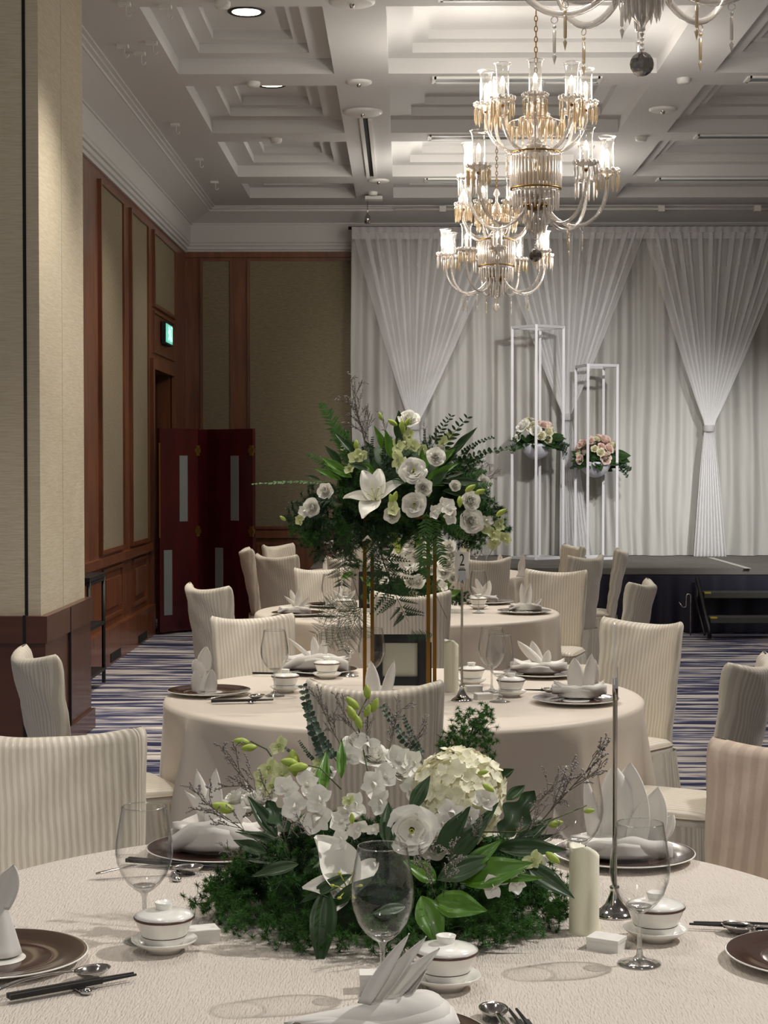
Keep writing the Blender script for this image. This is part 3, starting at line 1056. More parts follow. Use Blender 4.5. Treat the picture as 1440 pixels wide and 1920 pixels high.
# ================================================================== CHAIRS
def chair_parts(mat, seatmat):
    """covered banquet chair: sitter faces +Y, origin on the floor under the seat centre"""
    W1, W0, TH = 0.215, 0.188, 0.03
    Hc = 0.955

    def section(W, nf=22, ne=6):
        pts = []
        for i in range(nf + 1):                      # front face, left to right
            s = -1 + 2 * i / nf
            pts.append((s * (W - TH), TH, s * (W - TH)))
        for i in range(1, ne):
            a = PI / 2 - PI * i / ne
            pts.append((W - TH + TH * math.cos(a), TH * math.sin(a), W - TH + TH * 1.6 * (i / ne)))
        for i in range(nf + 1):
            s = 1 - 2 * i / nf
            pts.append((s * (W - TH), -TH, s * (W - TH)))
        for i in range(1, ne):
            a = -PI / 2 - PI * i / ne
            pts.append((-(W - TH) + TH * math.cos(a), TH * math.sin(a), -(W - TH) - TH * 1.6 * (i / ne)))
        return pts

    back = MB()
    vs, uvs = [], []
    lev = [(z, 0.0) for z in [0.40, 0.46, 0.52, 0.58, 0.64, 0.70, 0.76, 0.81, 0.86, 0.90]] + [(Hc - TH * .9 + TH * .9 * math.sin(a), TH * (1 - math.cos(a))) for a in [0, .35, .7, 1.0, 1.25, 1.45]]
    npt = None
    for z, ins in lev:
        t = min(1.0, (z - 0.40) / 0.55)
        W = W0 + (W1 - W0) * t ** 0.9
        sec = section(W)
        npt = len(sec)
        k = max(0.0, (TH - ins) / TH)
        for (x, n, u) in sec:
            q = abs(x) / W
            xx = x * (1 - ins * .55 / W)
            lean = -0.215 - 0.115 * t ** 1.15
            cur = 0.075 * q ** 2 * (0.25 + 0.75 * t)
            yy = lean + cur + n * max(k, 0.12) + 0.004 * math.sin(z * 37 + x * 31)
            zz = z + 0.028 * q ** 2.2 * max(0, (t - .35) / .65)
            vs.append((xx, yy, zz))
            uvs.append((u, zz + (0.03 if n < 0 else 0)))
    fs = []
    for j in range(len(lev) - 1):
        for k in range(npt):
            k2 = (k + 1) % npt
            fs.append((j * npt + k, (j + 1) * npt + k, (j + 1) * npt + k2, j * npt + k2))
    base = (len(lev) - 1) * npt
    nf = 22
    # close the top with a strip from front row to back row
    for i in range(nf):
        a = base + i
        b = base + i + 1
        c = base + (nf + 1) + 5 + (nf - i - 1)
        d = base + (nf + 1) + 5 + (nf - i)
        fs.append((a, d, c, b))
    fs.append(tuple([base + nf] + [base + nf + 1 + q for q in range(5)] + [base + nf + 6]))
    fs.append(tuple([base + 2 * nf + 6 + 1 - 1] + [base + 2 * nf + 7 + q for q in range(5)] + [base]))
    back.add(vs, fs, uvs)
    bme = back.mesh('backrest', mat)

    # seat cushion
    def seat(u, v):
        a = 2 * PI * u
        e = 0.28
        c, s = math.cos(a), math.sin(a)
        cx = math.copysign(abs(c) ** e, c)
        cy = math.copysign(abs(s) ** e, s)
        prof = [(1.0, .385), (1.015, .41), (1.015, .44), (0.985, .462), (0.92, .474), (0.7, .482), (0.35, .487), (0.001, .488)]
        i = min(int(v * 7), 6)
        f = v * 7 - i
        r = prof[i][0] + (prof[i + 1][0] - prof[i][0]) * f
        z = prof[i][1] + (prof[i + 1][1] - prof[i][1]) * f
        return (0.218 * cx * r, 0.005 + 0.222 * cy * r, z)
    sm = MB().grid(seat, 72, 14, uvfn=lambda u, v: (seat(u, v)[0], seat(u, v)[1]), close_u=True)
    sme = sm.mesh('seat', seatmat)

    # skirt hanging to the floor with soft gathers
    def sk(u, v):
        a = 2 * PI * u
        e = 0.30
        c, s = math.cos(a), math.sin(a)
        cx = math.copysign(abs(c) ** e, c)
        cy = math.copysign(abs(s) ** e, s)
        d = 1 - v
        f = 0.010 * math.sin(26 * a) * d ** .6 + 0.012 * math.sin(7 * a + 1) * d
        fl = 0.03 * d
        return (cx * (0.222 + fl + f), -0.004 + cy * (0.232 + fl + f) - (0.05 * (1 if s < -.5 else 0) * (1 - abs(cx) ** 6)) * v * .6, 0.012 + v * 0.415)
    kk = MB().grid(sk, 200, 12, uvfn=lambda u, v: (u * 1.8, v * .42), close_u=True)
    kme = kk.mesh('skirt', mat)
    # piping round the seat
    pp = MB()
    pts = []
    for i in range(73):
        a = 2 * PI * i / 72
        c, s = math.cos(a), math.sin(a)
        pts.append((0.2205 * math.copysign(abs(c) ** .28, c), 0.005 + 0.2245 * math.copysign(abs(s) ** .28, s), 0.452))
    pp.tube(pts, 0.0035, 6)
    return bme, sme, kme, pp.mesh('piping', M_['cover_plain'])


CP = {'stripe': chair_parts(M_['cover'], M_['cover']), 'rose': chair_parts(M_['cover_pink'], M_['cover_pink'])}


def chair(x, y, tx, ty, label, kind='stripe', sc=1.0, tw=0.0):
    rz = math.atan2(ty - y, tx - x) - PI / 2 + tw
    t = thing('banquet_chair', label, 'chair', (x, y, 0), rz, 'covered banquet chairs')
    t.scale = (sc, sc, sc)
    for nm, me in zip(('backrest', 'seat', 'skirt', 'piping'), CP[kind]):
        obj(nm, me, t)
    return t


def ch(px, py, Y, table, label, kind='stripe', tw=0.0, back=0.30, ztop=0.97, aim=None, sc=1.0):
    """chair whose back top sits at the given spot, turned to its table"""
    p = Q(px, py, Y)
    tx, ty = (TABLES[table][0], TABLES[table][1]) if aim is None else aim
    d = Vector((tx - p.x, Y and ty - p.y)).normalized()
    d = Matrix.Rotation(tw, 2) @ d
    sc = min(1.05, max(0.93, p.z / 0.968))
    back = back * sc
    cx, cy = p.x + d.x * back, p.y + d.y * back
    return chair(cx, cy, cx + d.x, cy + d.y, label, kind, sc)


ch(700, 1285, 5.25, 1, 'striped satin chair back seen from behind, in front of the number 2 table')
ch(770, 1112, 9.0, 2, 'striped chair back framed between the gold rods of the tall flower stand')
ch(116, 1375, 4.42, 0, 'large cream chair at the left of the nearest table, facing the camera', aim=(-0.35, 3.0))
ch(54, 1225, 6.18, 1, 'striped chair beside the pillar plinth at the left edge, seat toward the flower stand table', tw=0.15)
ch(380, 1100, 9.45, 2, 'chair in the carpet aisle before the red screen, seen from behind at an angle', tw=-0.05)
ch(467, 1156, 7.95, 1, 'shiny cream chair at the back left of the number 2 table, wineglass in front')
ch(600, 1066, 11.7, 2, 'pale striped chair at the far left of the third table, under the hanging fern')
ch(460, 1030, 14.1, 3, 'narrow cream chair seen edge on beside the red screen', tw=0.15)
ch(512, 1042, 12.85, 3, 'shaded brown-looking chair back right of the edge-on chair, back left tables')
ch(515, 1022, 14.9, 3, 'brightly lit crumpled chair top rising behind the shaded chair at left', tw=0.0)
ch(1045, 1070, 11.35, 2, 'brightly striped chair at the right side of the third table', tw=0.5)
ch(1105, 1043, 12.7, 3, 'plain shaded chair back in front of the cream one, right of the third table', tw=0.1)
ch(1082, 1024, 14.5, 3, 'yellowish cream chair peeping over the plain shaded chair back')
ch(1166, 1032, 13.9, 3, 'slim chair seen side on before the navy stage skirt')
ch(1210, 1092, 9.7, 2, 'short-looking chair back alone before the navy stage skirt, left of the steps', tw=0.12)
ch(1213, 1165, 7.6, 1, 'large finely striped chair at the right of the number 2 table', tw=0.10)
ch(1422, 1240, 5.9, 1, 'chair at the right edge with its wide seat turned to the number 2 table', tw=0.06)
ch(1484, 1402, 4.32, 0, 'rose-tinted wide striped chair at the right edge behind the nearest table', 'rose', aim=(0.25, 3.4))
ch(700, 1012, 15.7, 3, 'rosy chair top just visible beneath the tall flowers')
ch(912, 1048, 12.6, 3, 'shaded striped chair back directly behind the number 2 sign')
ch(662, 1048, 12.5, 3, 'dim chair back behind the left gold rods of the flower stand')

# ================================================================== TABLEWARE
def wineglass_meshes():
    out = [(0.0, 0.0), (0.030, 0.0), (0.0375, 0.001), (0.038, 0.0025), (0.030, 0.005), (0.014, 0.009), (0.006, 0.016), (0.0042, 0.03), (0.0038, 0.06), (0.0045, 0.082), (0.008, 0.090)]
    bowl_o = [(0.008, 0.090), (0.018, 0.096), (0.030, 0.107), (0.042, 0.124), (0.050, 0.146), (0.0525, 0.163), (0.0515, 0.183), (0.047, 0.212), (0.0425, 0.236), (0.0405, 0.247)]
    bowl_i = [(0.0395, 0.247), (0.0413, 0.236), (0.0457, 0.212), (0.0502, 0.183), (0.0512, 0.163), (0.0487, 0.146), (0.0408, 0.125), (0.0285, 0.109), (0.016, 0.101), (0.0, 0.0985)]
    b = MB().lathe(bowl_o + bowl_i, 40).mesh('bowl', M_['glass'])
    s = MB().lathe(out, 28).mesh('foot_stem', M_['glass_rim'])
    rim = MB().tube([(0.040 * math.cos(2 * PI * k / 40), 0.040 * math.sin(2 * PI * k / 40), .2472) for k in range(41)], 0.0009, 6).mesh('rim', M_['glass_rim'])
    pool = MB().lathe([(0.0, 0.088), (0.010, 0.0915), (0.017, 0.0975), (0.021, 0.1035), (0.012, 0.1045), (0, 0.1045)], 28).mesh('bowl_base', M_['glass_rim'])
    return b, s, rim, pool


WG = wineglass_meshes()


def wineglass(x, y, label, group='wineglasses'):
    t = thing('wine_glass', label, 'glass', (x, y, TZ), 0, group)
    for nm, me in zip(('bowl', 'stem', 'rim', 'bowl_base'), WG):
        obj(nm, me, t)
    return t


def gaiwan_meshes():
    sc_ = MB().lathe([(0, 0.004), (0.024, 0.004), (0.026, 0.0), (0.031, 0.0), (0.033, 0.006), (0.048, 0.013), (0.0585, 0.021), (0.0592, 0.0225), (0.058, 0.0235), (0.046, 0.0165), (0.032, 0.0105), (0, 0.010)], 40).mesh('saucer', M_['china'])
    cp = MB().lathe([(0, .011), (0.027, .011), (0.033, .013), (0.0365, 0.022), (0.040, 0.030), (0.046, 0.044), (0.053, 0.061), (0.0538, 0.0625), (0.052, 0.0625), (0.045, .045), (0.03, 0.018), (0, .016)], 40).mesh('cup', M_['china'])
    b1 = MB().lathe([(0.0535, .0592), (0.0545, .0605), (0.0545, .0625), (0.0535, .0635)], 40)
    b1.lathe([(0.0398, 0.0288), (0.0408, 0.0298), (0.0404, 0.0306)], 40)
    bd = b1.mesh('band', M_['band'])
    ld = MB().lathe([(0.0525, 0.0632), (0.0535, 0.065), (0.046, 0.069), (0.030, 0.0735), (0.017, 0.0755), (0, .076)], 40).mesh('lid', M_['china'])
    kn = MB().lathe([(0.0135, 0.075), (0.0145, 0.079), (0.0165, 0.0855), (0.0172, 0.088), (0.0155, 0.0885), (0.0125, .083), (0, 0.082)], 28).mesh('knob', M_['china'])
    return sc_, cp, bd, ld, kn


GW = gaiwan_meshes()


def gaiwan(x, y, label, saucer=True):
    t = thing('lidded_teacup', label, 'teacup', (x, y, TZ), random.uniform(0, 6), 'lidded white teacups')
    if saucer:
        obj('saucer', GW[0], t)
    c = obj('cup', GW[1], t)
    obj('band', GW[2], c)
    l = obj('lid', GW[3], t)
    obj('knob', GW[4], l)
    return t


_pl = [MB().lathe([(0, 0.0), (0.085, 0.0), (0.09, 0.003), (0.13, 0.0095), (0.157, 0.0165), (0.1585, 0.018), (0.157, 0.0192), (0.153, 0.0185)], 64).mesh('rim', M_['china']),
       MB().lathe([(0.1555, 0.0192), (0.150, 0.0193), (0.120, 0.0135), (0.095, 0.0085), (0.0945, 0.0087), (0.06, 0.0083), (0.048, 0.0085)], 64).mesh('brown_glaze', M_['brownglaze']),
       MB().lathe([(0.050, 0.0088), (0.046, 0.0092), (0.0, 0.0092)], 48).mesh('white_centre', M_['china'])]
_ring = MB().lathe([(0.0935, 0.0087), (0.0945, 0.0096), (0.0955, 0.0096), (0.0962, 0.0092)], 64).mesh('ring_line', M_['band'])


def plate(x, y, label):
    t = thing('charger_plate', label, 'plate', (x, y, TZ + .0005), 0, 'brown charger plates')
    obj('rim', _pl[0], t)
    g = obj('brown_glaze', _pl[1], t)
    obj('ring_line', _ring, g)
    obj('white_centre', _pl[2], t)
    return t


def napkin_sheet(L, W, base, az, lean, curl, twist=0.0, nseg=14):
    """one folded petal of cloth: pointed, creased along its middle"""
    d = Vector((math.cos(az) * math.sin(lean), math.sin(az) * math.sin(lean), math.cos(lean)))
    side = Vector((-math.sin(az + twist), math.cos(az + twist), 0))
    nrm = d.cross(side).normalized()

    def fn(u, v):
        s = (u - .5) * 2
        w = W * (0.80 + 0.75 * v) * (1 - v ** 1.9) ** 0.95
        p = Vector(base) + d * (L * v) + side * (s * w) + nrm * (0.45 * w * (s * s) + curl * L * v * v)
        return p
    return fn


def napkin_boat(Lx, Wy, H, rise, hollow=0.55):
    def fn(u, v):
        s = (u - .5) * 2
        w = Wy * max(0.0, 1 - abs(s) ** 2.0) ** 0.85
        a = PI * v      # section from one rim under the keel to the other
        yy = -math.cos(a) * w
        zz = H * (1 - math.sin(a) ** hollow) * (0.45 + 0.55 * (1 - abs(s) ** 2))
        zz += 0.004 * math.sin(PI * 3 * v + 2 * s)
        return (s * Lx, yy, zz + rise * s * s + 0.003 * math.sin(9 * s + 3 * v))
    return fn


def solid(m, th=0.0022):
    return m


def napkin(loc, rz, label, petals, boat=(0.10, 0.045, 0.05, 0.02), fill=True, cone=None, sc=1.0, cornet=None):
    t = thing('folded_napkin', label, 'napkin', loc, rz, 'folded white napkins')
    if sc != 1.0:
        t.scale = (sc, sc, sc)
    m = MB()
    if boat:
        m.grid(napkin_boat(*boat), 36, 16)
        # folded layers filling the boat
        bl, bw, bh, br = boat
        m.grid(lambda u, v: ((u - .5) * 2 * bl * .93, (v - .5) * 2 * bw * .9 * max(0, 1 - abs((u - .5) * 2) ** 2.0) ** .85, bh * .62 + .014 * math.sin(PI * v) + br * ((u - .5) * 2) ** 2 + .002 * math.sin(u * 20)), 24, 10)
        # outer cuff layer
        m.grid(lambda u, v: ((u - .5) * 2 * bl * .80, -bw * (1.04) * max(0, 1 - abs((u - .5) * 2) ** 2.0) ** .8 - .002, bh * (0.18 + .62 * v) * (1 - .3 * abs(2 * u - 1))), 24, 4)
    if cornet:
        # flat pointed fold: thin tip at the left, thickening toward the right, with three cloth edges
        (kL, kW, kH) = cornet
        for q in range(3):
            g = 1 - .13 * q

            def cf(u, v, q=q, g=g):
                uu = u
                w = kW * (uu ** .75) * max(0.0, 1 - uu ** 7) ** .5 * (g + .05)
                h = kH * (uu ** .8) * max(0.0, 1 - uu ** 9) ** .4 * (.62 + .19 * q)
                a = PI * v
                return (-kL + 2 * kL * uu * (1 - .03 * q), -math.cos(a) * w, .002 + h * math.sin(a) ** .7 + .003 * math.sin(7 * uu + q))
            m.grid(cf, 30, 14)
    if cone:
        (cL, cW, cy) = cone
        m.grid(lambda u, v: (cW * (1 - v) * math.cos(PI * 2 * u) * (1 + .12 * math.sin(6 * PI * u)) + .15 * cW * v, cy + cW * .6 * (1 - v) * math.sin(PI * 2 * u), .004 + cL * v), 40, 12, close_u=True)
    body = m.build('cloth_body', M_['napkin'], t)
    md = body.modifiers.new('thick', 'SOLIDIFY')
    md.thickness = 0.0022
    for p in petals:
        L, W, base, az, lean, curl = p[:6]
        tw = p[6] if len(p) > 6 else 0
        pe = MB().grid(napkin_sheet(L, W, base, math.radians(az), math.radians(lean), curl, math.radians(tw)), 8, 14).build('folded_petal', M_['napkin'], t)
        mdd = pe.modifiers.new('thick', 'SOLIDIFY')
        mdd.thickness = 0.002
    return t


BIRD = [(0.115, 0.021, (0.03, 0, .03), 180, 50, -.08, 90), (0.11, 0.022, (0.01, .005, .035), 180, 18, .05, 90), (0.11, 0.022, (0.02, 0, .035), 0, 4, .05, 90), (0.09, 0.022, (0.03, 0, .03), 0, 38, .1, 90)]


def spoon(x, y, rz, label, tilt=0.0, L=0.20):
    t = thing('spoon', label, 'spoon', (x, y, TZ + .004), rz, 'steel spoons')
    t.scale = (1.15, 1.15, 1.15)
    def bowl(u, v):
        a = 2 * PI * u
        r = v
        return (0.030 * r * math.cos(a) + 0.0, 0.0205 * r * math.sin(a) * (1 + .12 * math.cos(a)), 0.014 * (r * r) - 0.002)
    b = MB().grid(lambda u, v: bowl(u, max(v, .001)), 28, 8, close_u=True).build('bowl', M_['chrome'], t)
    md = b.modifiers.new('thick', 'SOLIDIFY')
    md.thickness = 0.0014
    hd = MB()
    def hs(u, v):
        s = (v - .5) * 2
        w = 0.0038 + 0.0045 * max(0, (u - .55) / .45) ** 1.5
        return (-0.028 - u * (L - .06), s * w * (1 - max(0, u - .93) * 8) , 0.013 + 0.010 * math.sin(PI * u) * .6 - .006 * u + 0.001 * (1 - s * s))
    h = hd.grid(hs, 24, 4).build('handle', M_['chrome'], t)
    md = h.modifiers.new('thick', 'SOLIDIFY')
    md.thickness = 0.0018
    return t


def chopstick(x, y, rz, label, z=0.012, L=0.225):
    m = MB()
    n = 4
    m.box((0, 0, 0), (L * .72, 0.008, 0.008))
    m.tube([(L * .36, 0, 0), (L * .64, 0, 0)], [0.0034, 0.0022], 8)
    o = m.build('chopstick', M_['black'], smooth=False)
    o.location = (x, y, TZ + z)
    o.rotation_euler = (0, 0, rz)
    tag(o, label, 'chopstick', 'black chopsticks')
    return o


def rest(x, y, rz, label):
    m = MB()
    m.box((0, 0, .004), (0.016, 0.05, 0.004))
    for yy in (-.024, .024):
        m.lathe([(0, -.001), (.008, -.001), (.0105, .003), (.008, .0075), (0, .009)], 16, (0, yy, .0015))
    m.box((0, 0, .0065), (0.012, 0.012, 0.004))
    o = m.build('cutlery_rest', M_['chrome'])
    o.location = (x, y, TZ + .0005)
    o.rotation_euler = (0, 0, rz)
    tag(o, label, 'cutlery rest', 'steel chopstick rests')
    return o


def favour_box(x, y, rz, label, s=(0.06, 0.045, 0.022)):
    t = thing('favour_box', label, 'box', (x, y, TZ), rz, 'small white favour boxes')
    MB().box((0, 0, s[2] * .4), (s[0], s[1], s[2] * .8)).build('tray', M_['paper'], t, smooth=False)
    MB().box((0, 0, s[2] * .86), (s[0] + .002, s[1] + .002, s[2] * .28)).build('lid', M_['paper'], t, smooth=False)
    return t


def pillar_candle(x, y, h, label, r=0.028):
    t = thing('pillar_candle', label, 'candle', (x, y, TZ), 0, 'ivory pillar candles')
    n = 40
    def fn(u, v):
        a = 2 * PI * u
        top = h - 0.020 * max(0, math.cos(a - .2)) ** 1.5 + 0.003 * math.sin(3 * a)
        if v < .8:
            return (r * math.cos(a), r * math.sin(a), v / .8 * top)
        k = (v - .8) / .2
        rr = r * (1 - .9 * k)
        return (rr * math.cos(a), rr * math.sin(a), top - .002 - .018 * k * (1 if k > .3 else .3))
    MB().grid(fn, n, 20, close_u=True).build('wax', M_['candle'], t)
    MB().tube([(0, 0, h - .03), (0.001, 0, h - .008), (.003, 0, h - .002)], 0.001, 6).build('wick', M_['ink'], t)
    return t


def number_stand(x, y, rz, number, label, ztop=1.195, h=0.115):
    t = thing('table_number_stand', label, 'table sign', (x, y, TZ), rz, 'table number stands')
    MB().lathe([(0, 0), (0.040, 0), (0.0405, .003), (0.036, .006), (0.034, .009), (0.029, .011), (0.018, .022), (0.010, .040), (0.0085, .050), (0.0095, .052), (0.0095, .056), (0.006, .058), (0, .058)], 40).build('base', M_['chrome'], t)
    H = ztop - TZ
    MB().lathe([(0.0045, .05), (0.0045, H - .03), (0.0055, H - .03), (0.0055, H)], 16).build('pole', M_['chrome_dark_reflection'], t)
    cl = MB()
    cl.box((0, 0.0, H + .004), (0.024, 0.010, 0.018))
    cl.box((0, -.004, H + .024), (0.020, 0.002, 0.022))
    cl.build('clip', M_['chrome'], t, smooth=False)
    m = MB()
    w = 0.052
    def card(u, v):
        return ((u - .5) * w, 0.0, H + .006 + v * h)
    c = MB().box((0, .002, H + .004 + h / 2), (w, 0.0022, h)).build('card', M_['paper'], t, smooth=False)
    if number:
        cu = bpy.data.curves.new('number', 'FONT')
        cu.body = number
        cu.size = 0.055
        cu.align_x = 'CENTER'
        cu.extrude = 0.0002
        cu.materials.append(M_['ink'])
        tmp = bpy.data.objects.new('number', cu)
        no = bpy.data.objects.new('number', bpy.data.meshes.new_from_object(tmp))
        bpy.data.objects.remove(tmp)
        COL.objects.link(no)
        no.parent = c
        no.location = (0, 0.0005, H + .006 + h * .47)
        no.rotation_euler = (PI / 2, 0, 0)
        no.scale = (0.75, 1.15, 1)
        q = MB()
        q.box((0.0, 0.0002, H + .043), (0.020, 0.0006, 0.0022))
        q.box((0.0, 0.0002, H + .036), (0.026, 0.0006, 0.0048))
        q.build('print_lines', M_['ink'], c, smooth=False)
    return t


def XY(px, py, z=TZ):
    p = P(px, py, z)
    return p.x, p.y


# ------------------------------ nearest table
x, y = XY(271, 1765); wineglass(x, y, 'wineglass at the left of the nearest table, behind the left teacup')
x, y = XY(717, 1868); wineglass(x, y, 'wineglass in front of the low flowers, centre of the nearest table')
x, y = XY(1199, 1808); wineglass(x, y, 'wineglass at the right of the nearest table, in front of the right teacup')
x, y = XY(1083, 1668); wineglass(x, y, 'wineglass behind the ivory candle, nearest table back right')
x, y = XY(308, 1783); gaiwan(x, y, 'lidded teacup on a saucer at the left of the nearest table')
x, y = XY(1229, 1762); gaiwan(x, y, 'lidded teacup on a saucer at the right, behind the right wineglass')
x, y = XY(836, 1852); gaiwan(x, y, 'lidded teacup on a saucer behind the foreground napkin')
x, y = XY(-6, 1806); plate(x, y, 'brown plate with a white centre, cut by the left edge'); p1 = (x, y)
x, y = XY(408, 1602); plate(x, y, 'brown plate left behind the low flowers, winged napkin on it'); p2 = (x, y)
x, y = XY(1168, 1612); plate(x, y, 'brown plate behind the candle, tall peaked napkin on it'); p3 = (x, y)
x, y = XY(1532, 1806); plate(x, y, 'brown plate cut by the right edge of the nearest table')
x, y = XY(725, 1968); plate(x, y, 'brown plate under the foreground napkin at the bottom edge'); p5 = (x, y)

z = TZ + .010
napkin((p1[0] + .00, p1[1], z), 0.2, 'standing rolled napkin on the left edge plate',
       [(0.085, 0.030, (0.0, 0, .085), 0, 22, .1, 80), (0.06, 0.03, (0.01, -.01, .05), 200, 30, .1, 80)], boat=None, cone=(0.13, 0.042, 0.0))
napkin((p2[0] + .00, p2[1] - .02, z), 0.0, 'napkin folded with winged petals behind the flowers, left',
       [(0.14, 0.026, (0.02, 0, .03), 180, 38, -.10, 80), (0.145, 0.022, (-.02, .008, .04), 180, 10, .0, 80), (0.148, 0.023, (-.005, 0, .04), 0, 2, .02, 80), (0.125, 0.024, (0.03, 0, .04), 0, 18, .08, 80)],
       boat=(0.105, 0.06, 0.085, 0.0))
napkin((p3[0] - .01, p3[1] - .02, z), 0.0, 'tall peaked napkin behind the candle on the right',
       [(0.185, 0.050, (0.00, 0, .02), 180, 4, .0, 75), (0.188, 0.056, (0.015, .01, .02), 0, 3, .0, 75), (0.14, 0.045, (0.05, 0, .02), 0, 14, .0, 75), (0.15, 0.018, (-.055, 0, .03), 180, 8, .03, 70), (0.09, 0.03, (0.07, 0, .02), 0, 32, .0, 70)],
       boat=(0.115, 0.06, 0.055, 0.0))
x, y = XY(697, 1905, .78)
napkin((x, y + .01, TZ + .012), 0.0, 'foreground napkin with three tall petals at the bottom edge',
       [(0.125, 0.014, (-.01, -.004, .035), 0, 30, -.10, 65), (0.128, 0.016, (0.005, 0, .035), 0, 36, -.06, 60), (0.120, 0.021, (0.022, .006, .03), 0, 42, -.03, 50), (0.07, 0.014, (0.045, .0, .03), 0, 35, .0, 40)],
       boat=None, cornet=(0.135, 0.075, 0.062))
# cutlery
x, y = XY(172, 1836); spoon(x, y, math.radians(40), 'steel spoon beside the left edge plate')
x, y = XY(106, 1868); chopstick(x, y, math.radians(35), 'black chopstick below the left edge plate, nearer one')
x, y = XY(106, 1868); chopstick(x - .006, y + .009, math.radians(35), 'black chopstick below the left edge plate, farther one')
x, y = XY(150, 1858); rest(x, y, math.radians(35), 'steel rest under the left spoon and chopsticks')
x, y = XY(1386, 1752); spoon(x, y, math.radians(148), 'steel spoon at the right edge of the nearest table')
x, y = XY(1440, 1750); chopstick(x, y, math.radians(172), 'black chopstick at the right edge, nearer one')
chopstick(x + .01, y + .012, math.radians(172), 'black chopstick at the right edge, farther one')
x, y = XY(1425, 1752); rest(x, y, math.radians(-10), 'steel rest at the right edge of the nearest table')
x, y = XY(926, 1912); spoon(x, y, math.radians(96), 'steel spoon standing toward the camera at the bottom edge')
x, y = XY(996, 1962); chopstick(x, y, math.radians(100), 'black chopstick at the bottom edge, left one')
chopstick(x + .012, y, math.radians(100), 'black chopstick at the bottom edge, right one')
x, y = XY(962, 1946); rest(x, y, math.radians(5), 'steel rest at the bottom edge beside the spoon')
x, y = XY(352, 1640); spoon(x, y, math.radians(15), 'steel spoon on the left behind the wineglass, near the winged napkin')
x, y = XY(300, 1628); chopstick(x, y, math.radians(-18), 'black chopstick behind the left wineglass, nearer one')
chopstick(x + .004, y + .012, math.radians(-18), 'black chopstick behind the left wineglass, farther one')
x, y = XY(330, 1648); rest(x, y, 0.2, 'steel rest behind the left wineglass')
x, y = XY(377, 1762); favour_box(x, y, 0.35, 'small white box just right of the left teacup')
x, y = XY(706, 1856); favour_box(x, y, 0.05, 'small white box behind the stem of the centre wineglass', (0.055, 0.035, 0.03))
x, y = XY(1138, 1778); favour_box(x, y, -0.5, 'small white box in front of the ivory candle on the right')
x, y = XY(1095, 1748); pillar_candle(x, y, 0.165, 'ivory pillar candle with a slumped top on the nearest table')
x, y = XY(1152, 1716); number_stand(x, y, math.radians(84), '', 'chrome sign stand with its card edge on, nearest table')

# ------------------------------ number 2 table
z2 = TZ + .010
x, y = XY(515, 1305); wineglass(x, y, 'wineglass before the shiny cream chair, left of the number 2 table')
x, y = XY(655, 1268); wineglass(x, y, 'wineglass below the airy fern, number 2 table')
x, y = XY(697, 1300); wineglass(x, y, 'wineglass standing before the black frame')
x, y = XY(922, 1298); wineglass(x, y, 'wineglass farther of the pair right of the number 2 sign')
x, y = XY(937, 1316); wineglass(x, y, 'wineglass nearer of the pair right of the number 2 sign')
for px, py, lb in ((535, 1298, 'in front of the shiny cream chair wineglass'), (613, 1272, 'at the far left of the number 2 table, before the winged napkin'), (884, 1284, 'farther one right of the number 2 sign'), (958, 1306, 'nearer one right of the number 2 sign')):
    x, y = XY(px, py); gaiwan(x, y, 'lidded teacup ' + lb)
for px, py, lb in ((392, 1302, 'at the left rim of the number 2 table'), (600, 1262, 'under the winged napkin at the far left of the number 2 table'), (1080, 1318, 'at the right rim of the number 2 table'), (1015, 1268, 'at the far right of the number 2 table'), (700, 1352, 'hidden behind the near chair of the number 2 table')):
    x, y = XY(px, py); q = plate(x, y, 'brown plate ' + lb)
    if px == 700:
        p_n = (x, y)
x, y = XY(382, 1302)
napkin((x, y, z2), 0.1, 'upright two-footed napkin on the left rim of the number 2 table',
       [(0.10, 0.032, (0.0, 0, .075), 0, 6, .03, 80), (0.075, 0.03, (-.012, -.012, .055), 180, 16, .08, 80), (0.09, 0.026, (-.022, -.02, .0), 180, 4, .0, 90), (0.09, 0.026, (0.026, -.02, .0), 0, 3, .0, 90)], boat=None, cone=(0.11, 0.04, 0.0))
x, y = XY(592, 1262)
napkin((x, y, z2), 0.0, 'wide winged napkin at the far left of the number 2 table',
       [(0.15, 0.016, (-.01, 0, .04), 180, 46, -.12, 85), (0.10, 0.022, (0.0, 0, .045), 180, 6, .0, 80), (0.10, 0.022, (0.025, 0, .04), 0, 8, .0, 80), (0.09, 0.018, (0.06, 0, .03), 0, 70, -.15, 80)],
       boat=(0.135, 0.055, 0.075, 0.0))
x, y = XY(710, 1335)
napkin((x, y, z2), 0.0, 'two napkin tips rising over the near chair before the black frame',
       [(0.14, 0.030, (-.02, 0, .03), 180, 3, .0, 80), (0.145, 0.022, (0.02, 0, .03), 0, 14, .0, 80)], boat=(0.10, 0.05, 0.05, 0.01))
x, y = XY(1010, 1268)
napkin((x, y, z2), 0.0, 'napkin with a long left wing at the far right of the number 2 table',
       [(0.13, 0.030, (-.0, 0, .04), 180, 42, .0, 80), (0.10, 0.026, (0.0, .01, .04), 180, 16, .0, 80), (0.06, .02, (0.03, 0, .04), 0, 10, 0, 80)], boat=(0.115, 0.06, 0.05, 0.02))
x, y = XY(1086, 1314)
napkin((x, y, z2), 0.0, 'napkin with two pointed ears at the right rim of the number 2 table',
       [(0.115, 0.036, (-.015, 0, .035), 180, 2, .0, 70), (0.12, 0.024, (0.035, 0, .045), 0, 5, .0, 80), (0.10, 0.02, (0.055, 0.01, .045), 0, 2, .0, 80)], boat=(0.10, 0.055, 0.05, 0.022))
x, y = XY(480, 1312); spoon(x, y, math.radians(28), 'steel spoon right of the left rim plate, number 2 table')
